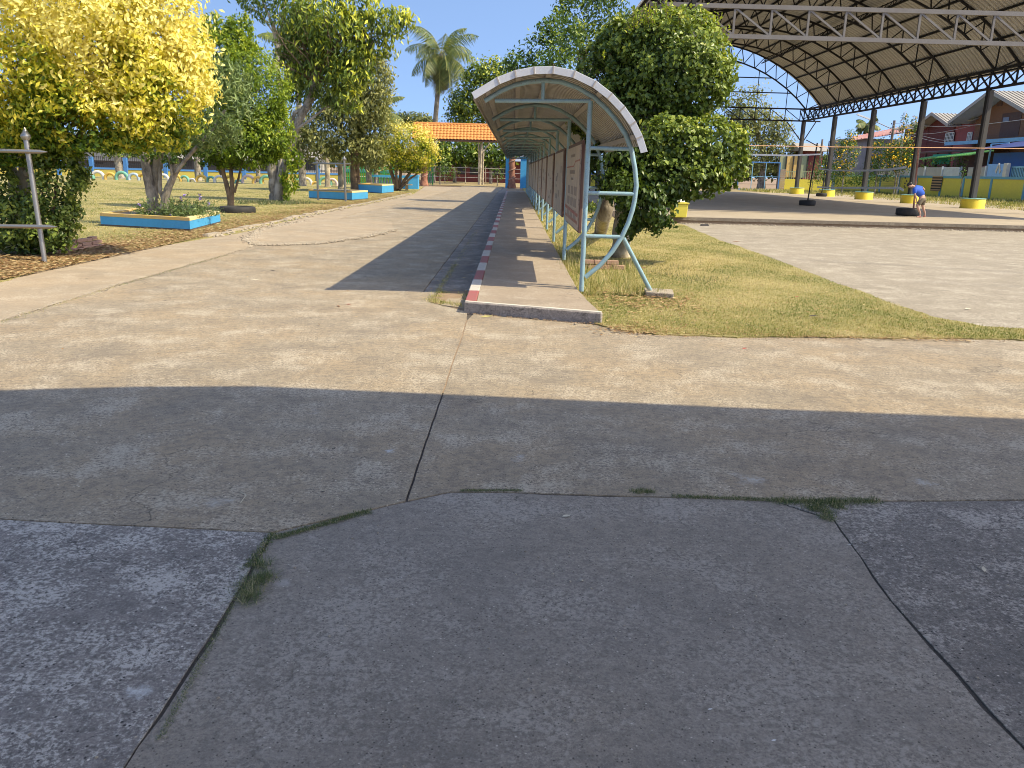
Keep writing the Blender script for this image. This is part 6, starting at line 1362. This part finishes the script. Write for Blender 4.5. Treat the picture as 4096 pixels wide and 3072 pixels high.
# lean-to, awning, small houses in front
t = thing('lean_to', (46, 88, 0), 'dark lean-to roof below the red house', 'lean-to'); a, b = PX(3690, 587, 46), PX(3890, 577, 46)
s = MB(); s.hexa([(45, b.y, 4.5), (50, b.y, 5.0), (50, a.y, 5.0), (45, a.y, 4.5), (45, b.y, 4.65), (50, b.y, 5.15), (50, a.y, 5.15), (45, a.y, 4.65)]); s.build('roof', M['darkwood'], t)
for y in np.linspace(b.y+.3, a.y-.3, 5): s = MB(); s.bar((45.2, y, 0), (45.2, y, 4.5), .2); s.build('post', M['darkwood'], t)
s = MB(); s.box(49.7, 49.9, b.y, a.y, 0, 4.7); s.build('back_wall', M['darkwood'], t)
t = thing('green_awning', (43.5, 84, 0), 'bright green corrugated awning on thin posts in front of the red house', 'awning'); a, b = PX(3682, 625, 43.5), PX(3910, 611, 43.5)
ribroof(t, (43, b.y, b.z-.15), (43, a.y, a.z-.35), (45, b.y, b.z+.25), (45, a.y, a.z+.05), M['awning'])
for px in (3712, 3783, 3850): q = PX(px, 650, 43.2); s = MB(); s.bar((43.2, q.y, 0), (43.2, q.y, 3.0), .12); s.build('post', M['whitegate'], t)
q = PX(3730, 630, 44); s = MB(); s.box(44, 44.05, q.y-3.5, q.y, q.z-.7, q.z+.3); s.build('netting', M['netgreen'], t)
hedge('garden_bush', [(3730, 655, 50, 25, 86), (3830, 650, 40, 25, 82)], 'garden greenery under the green awning', dens=22)
q = PX(3850, 640, 46.5); shed_t = thing('wooden_hut', (47, q.y, 0), 'small brown hut with a reddish roof behind the green awning', 'hut')
s = MB(); s.box(47, 49, 73, 83, 0, 3.0); s.build('wall', M['ochre'], shed_t)
s = MB(); s.hexa([(46.3, 72.5, 3.0), (49.5, 72.5, 3.6), (49.5, 83.5, 3.6), (46.3, 83.5, 3.0), (46.3, 72.5, 3.1), (49.5, 72.5, 3.7), (49.5, 83.5, 3.7), (46.3, 83.5, 3.1)]); s.build('roof', M['redroof'], shed_t)
t = thing('blue_house', (44.5, 66, 0), 'deep blue house wall under a dark blue tarpaulin at the right edge', 'house'); a = PX(3972, 640, 44.5); s = MB(); s.box(44.5, 49, 52, a.y, 0, PX(3990, 612, 44.5).z); s.build('wall', M['houseblue'], t)
s = MB(); z = PX(3990, 600, 44).z; s.hexa([(42.6, 52, z+.3), (48, 52, z+1.6), (48, a.y+.5, z+1.0), (42.8, a.y+.8, z), (42.6, 52, z+.35), (48, 52, z+1.7), (48, a.y+.5, z+1.1), (42.8, a.y+.8, z+.05)]); s.build('tarpaulin', M['tarp'], t)
s = MB(); a2 = PX(4030, 640, 44.45); s.box(44.40, 44.46, 60, a2.y-1, .8, 3.0); s.build('doorway', M['darkint'], t)
s = MB(); q = PX(3955, 640, 43.6); s.bar((43.6, q.y, 0), (43.6, q.y, q.z+1.4), .12); s.bar((43.6, q.y, q.z+1.4), (44.5, q.y-1.2, q.z+1.5), .10); s.build('downpipe', M['skyblue'], t)
t = thing('blue_gate_wall', (41.5, 66, 0), 'pale blue wall panel with a darker diamond emblem behind the yellow wall', 'wall'); a, b = PX(3948, 690, 41.5), PX(4012, 690, 41.5); z = PX(3980, 656, 41.5).z
s = MB(); s.box(41.5, 41.65, b.y, a.y, 0, z); s.build('panel', M['panelblue'], t); s = MB(); s.box(41.45, 41.75, b.y-.5, b.y-.003, 0, z+.06); s.build('pillar', M['soffit'], t)
q = PX(3993, 674, 41.45); s = MB()
for sg in (-1, 1): s.hexa([(41.44, q.y+sg*.05, q.z+.45), (41.49, q.y+sg*.05, q.z+.45), (41.49, q.y+sg*.42, q.z-.2), (41.44, q.y+sg*.42, q.z-.2), (41.44, q.y+sg*.05, q.z+.1), (41.49, q.y+sg*.05, q.z+.1), (41.49, q.y+sg*.25, q.z-.42), (41.44, q.y+sg*.25, q.z-.42)])
s.build('emblem', M['soffit'], t)
t = thing('blue_bar_gate', (42, 58, 0), 'blue barred gate at the right edge behind the yellow wall', 'gate'); a = PX(4045, 690, 42); s = MB(); z = PX(4060, 668, 42).z
s.bar((42, a.y, z), (42, 50, z), .1); s.build('rail', M['skyblue'], t); s = MB(); s.bar((42, a.y, 1.0), (42, 50, 1.0), .1); s.build('rail', M['skyblue'], t); y = a.y
while y > 54: s = MB(); s.bar((42, y, 0), (42, y, z-.05), .06); s.build('bar', M['skyblue'], t); y -= .22
# grey panel fence and white gate
t = thing('panel_fence', (42, 80, 0), 'grey sheet panel fence behind the yellow court wall', 'fence')
for (a_, b_, m_) in ((3560, 3640, 'greyfence'), (3642, 3700, 'greyfence'), (3703, 3770, 'greyfence'), (3870, 3944, 'greyfence')):
    a, b = PX(a_, 690, 42), PX(b_, 690, 42); z = PX((a_+b_)/2, 669, 42).z; s = MB(); s.box(42, 42.08, b.y, a.y, 0, z); s.build('panel', M[m_], t); s = MB(); s.bar((41.95, b.y, 0), (41.95, b.y, z+.08), .14); s.build('post', M['whitegate'], t)
t = thing('white_gate', (42, 74, 0), 'white barred gate between the grey fence panels', 'gate'); a, b = PX(3776, 690, 42), PX(3836, 690, 42); z = PX(3806, 671, 42).z
s = MB(); s.bar((42, a.y, z), (42, b.y, z), .1); s.build('rail', M['whitegate'], t); s = MB(); s.bar((42, a.y, 1.2), (42, b.y, 1.2), .1); s.build('rail', M['whitegate'], t)
for y in np.linspace(b.y, a.y, 17): s = MB(); s.bar((42, y, 0), (42, y, z-.05), .09); s.build('bar', M['whitegate'], t)
hedge('potted_bush', [(3853, 690, 12, 22, 71)], 'small leafy pot plant between white gate and fence panel', dens=30, L=.2)
# red roofed shed, pole, lamp, wires
t = thing('red_roof_shed', (44, 118, 0), 'low grey shed with a rusty red roof left of the utility pole', 'shed'); a, b = P(3395, 600, 112), P(3612, 600, 112); z0 = P(3500, 555, 112).z
s = MB(); s.box(a.x, b.x, 112, 118, 0, z0); s.build('wall', M['greyfence'], t)
r0 = P(3390, 563, 111); r1 = P(3615, 530, 111); r2, r3 = P(3420, 545, 116), P(3615, 505, 116); ribroof(t, r0, r1, r2, r3, M['redroof'])
t = thing('utility_pole', tuple(PX(3556, 581, 46)), 'weathered utility pole with insulators left of the red house', 'utility pole'); b = PX(3553, 640, 46); t.location = (b.x, b.y, 0); tp = PX(3573, 482, 46); tp.y = b.y
s = MB(); s.tube([(46, b.y, 0), (46+.1, b.y, tp.z)], [.22, .16], 8); s.build('shaft', M['pole'], t)
s = MB()
for z in (tp.z-.4, tp.z-.9, tp.z-1.4, tp.z-1.9): s.lathe((45.75, b.y-.1, z), [(.03, -.08), (.09, -.03), (.04, .02), (.08, .06), (.02, .1)], 8)
tag(s.build('insulators', M['darkint'], t), kind='stuff')
t = thing('street_lamp', (45.8, b.y, 0), 'tube street lamp on a bent arm reaching left from the utility pole', 'street lamp'); p0 = Vector((45.9, b.y-.3, PX(3553, 520, 46).z)); p1 = P(3550, 508, b.y-.3); p2 = P(3490, 481, b.y-.3); p3 = P(3428, 457, b.y-.3)
s = MB(); s.tube([p0, p1, p2, p2.lerp(p3, .2)], .05, 6); s.build('arm', M['grey_steel'], t); s = MB(); s.bar(p2, p3, .28, .16); s.build('lamp_head', M['winwhite'], t)
for i, (a_, b_) in enumerate((((3570, 500), (3900, 572)), ((3568, 512), (3900, 580)), ((3570, 492), (4096, 478)), ((3568, 520), (3480, 560)), ((3566, 530), (3440, 585)), ((3570, 528), (3880, 505)))):
    a = PX(*a_, 45.8); b = PX(b_[0], b_[1], 49.5 if b_[0] < 4000 else 46); q = [a.lerp(b, k/10)-Vector((0, 0, .5*math.sin(PI*k/10))) for k in range(11)]; s = MB(); s.tube(q, .02, 4); tag(s.build('power_cable', M['soffit']), ['upper of the two pale cables running down to the houses', 'lower of the two pale cables running down to the houses', 'long cable crossing in front of the brown house', 'short cable left of the utility pole, upper', 'short cable left of the utility pole, lower', 'cable sagging across the red house wall'][i], 'cable')
# leaning pole seen beside far gate
a = P(3225, 560, 105); b = P(3285, 592, 105); s = MB(); s.bar(a, b, .1); t = tag(s.build('lamp_arm', M['black_steel']), 'thin slanting dark lamp arm over the canvas house', 'lamp arm'); c = P(3290, 557, 105); s = MB(); s.tube([(c.x, 105, 0), (c.x, 105, c.z)], .12, 6); tag(s.build('utility_pole', M['pole']), 'small dark utility pole behind the canvas house', 'utility pole')

# ------------------------------------------------------------------ the boy
def skin(name, nodes, edges, mat, parent=None, root=0, sub=2):
    off = absloc(parent) if parent else Vector((0, 0, 0))
    me = bpy.data.meshes.new(name); me.from_pydata([tuple(Vector(p)-off) for p, r in nodes], edges, []); me.materials.append(mat)
    o = bpy.data.objects.new(name, me); COL.objects.link(o)
    m = o.modifiers.new('skin', 'SKIN'); sv = me.skin_vertices[0].data
    for i, (p, r) in enumerate(nodes):
        rr = r if hasattr(r, '__len__') else (r, r); sv[i].radius = rr; sv[i].use_root = (i == root)
    m.use_smooth_shade = True
    s_ = o.modifiers.new('sub', 'SUBSURF'); s_.levels = sub; s_.render_levels = sub
    if parent: o.parent = parent
    return o
Y0 = 31.2
def B(px, py, dy=0): return P(3500+px*.1582, 680+py*.1582, Y0+dy)
bt = B(1160, 1195); boy = thing('person', (bt.x, Y0, .2), 'boy in blue shirt and khaki shorts bending over the foot of the net post', 'person')
n_ = lambda px, py, dy, r: (B(px, py, dy), r)
nodes = [n_(1200, 700, 0, .10), n_(1130, 580, 0, .105), n_(1050, 480, 0, .11), n_(985, 425, 0, .055), n_(930, 395, 0, .05), n_(880, 390, 0, .085), n_(845, 430, 0, .06),
    n_(1175, 720, -.09, .085), n_(1065, 890, -.11, .058), n_(1110, 1010, -.11, .045), n_(1150, 1120, -.11, .03), n_(1120, 1175, -.11, .03), n_(1045, 1185, -.11, .025),
    n_(1225, 730, .09, .085), n_(1200, 890, .10, .058), n_(1235, 1010, .10, .045), n_(1270, 1110, .10, .03), n_(1255, 1165, .10, .03), n_(1220, 1175, .10, .025),
    n_(1010, 500, -.16, .05), n_(1010, 620, -.20, .036), n_(1050, 730, -.16, .028), n_(1048, 790, -.12, .022), n_(1046, 815, -.10, .018),
    n_(1120, 440, .16, .05), n_(1220, 460, .22, .036), n_(1250, 500, .20, .028), n_(1262, 520, .18, .02)]
edges = [(0, 1), (1, 2), (2, 3), (3, 4), (4, 5), (5, 6), (0, 7), (7, 8), (8, 9), (9, 10), (10, 11), (11, 12), (0, 13), (13, 14), (14, 15), (15, 16), (16, 17), (17, 18), (2, 19), (19, 20), (20, 21), (21, 22), (22, 23), (2, 24), (24, 25), (25, 26), (26, 27)]
body = skin('body', nodes, edges, M['skin'], boy)
for (sx, sy, dy, pts) in ((1048, 800, -.12, [(-10, 10, -.02), (0, 14, -.03), (8, 14, -.04), (14, 10, -.05)]),):
    for k, (a, b, c_) in enumerate(pts):
        p0 = B(sx, sy, dy+(k-1.5)*.012); p1 = B(sx+a-8, sy+b+14, dy+(k-1.5)*.016); p2 = B(sx+a-20, sy+b+22, dy+(k-1.5)*.016)
        skin('finger', [(p0, .009), (p1, .008), (p2, .006)], [(0, 1), (1, 2)], M['skin'], boy, sub=1)
    skin('thumb', [(B(1044, 790, -.1), .009), (B(1028, 805, -.09), .008), (B(1020, 818, -.1), .006)], [(0, 1), (1, 2)], M['skin'], boy, sub=1)
skin('t_shirt', [n_(1215, 660, 0, (.13, .15)), n_(1130, 570, 0, (.135, .155)), n_(1060, 480, 0, (.13, .17)), n_(995, 425, 0, .085), n_(1010, 510, -.15, .09), n_(985, 610, -.2, .075), n_(1120, 440, .15, .08), n_(1195, 450, .21, .06)], [(0, 1), (1, 2), (2, 3), (2, 4), (4, 5), (2, 6), (6, 7)], M['shirt'], boy)
skin('shorts', [n_(1215, 690, 0, .12), n_(1170, 760, -.09, .10), n_(1075, 895, -.11, .085), n_(1225, 770, .09, .10), n_(1200, 900, .10, .08)], [(0, 1), (1, 2), (0, 3), (3, 4)], M['shorts'], boy)
skin('shoe', [n_(1165, 1172, -.11, .042), n_(1120, 1185, -.11, .036), n_(1050, 1195, -.11, .028)], [(0, 1), (1, 2)], M['shoe'], boy)
skin('shoe', [n_(1275, 1160, .10, .042), n_(1245, 1170, .10, .036), n_(1215, 1175, .10, .028)], [(0, 1), (1, 2)], M['shoe'], boy)
skin('hair', [n_(930, 350, 0, .085), n_(880, 348, 0, .088), n_(835, 375, 0, .06), n_(815, 415, 0, .035)], [(0, 1), (1, 2), (2, 3)], M['hair'], boy)
c = B(868, 452, -.02); s = MB(); s.lathe(B(925, 425, -.09), [(.005, -.025), (.02, 0), (.005, .025)], 8); s.build('ear', M['skin'], boy)
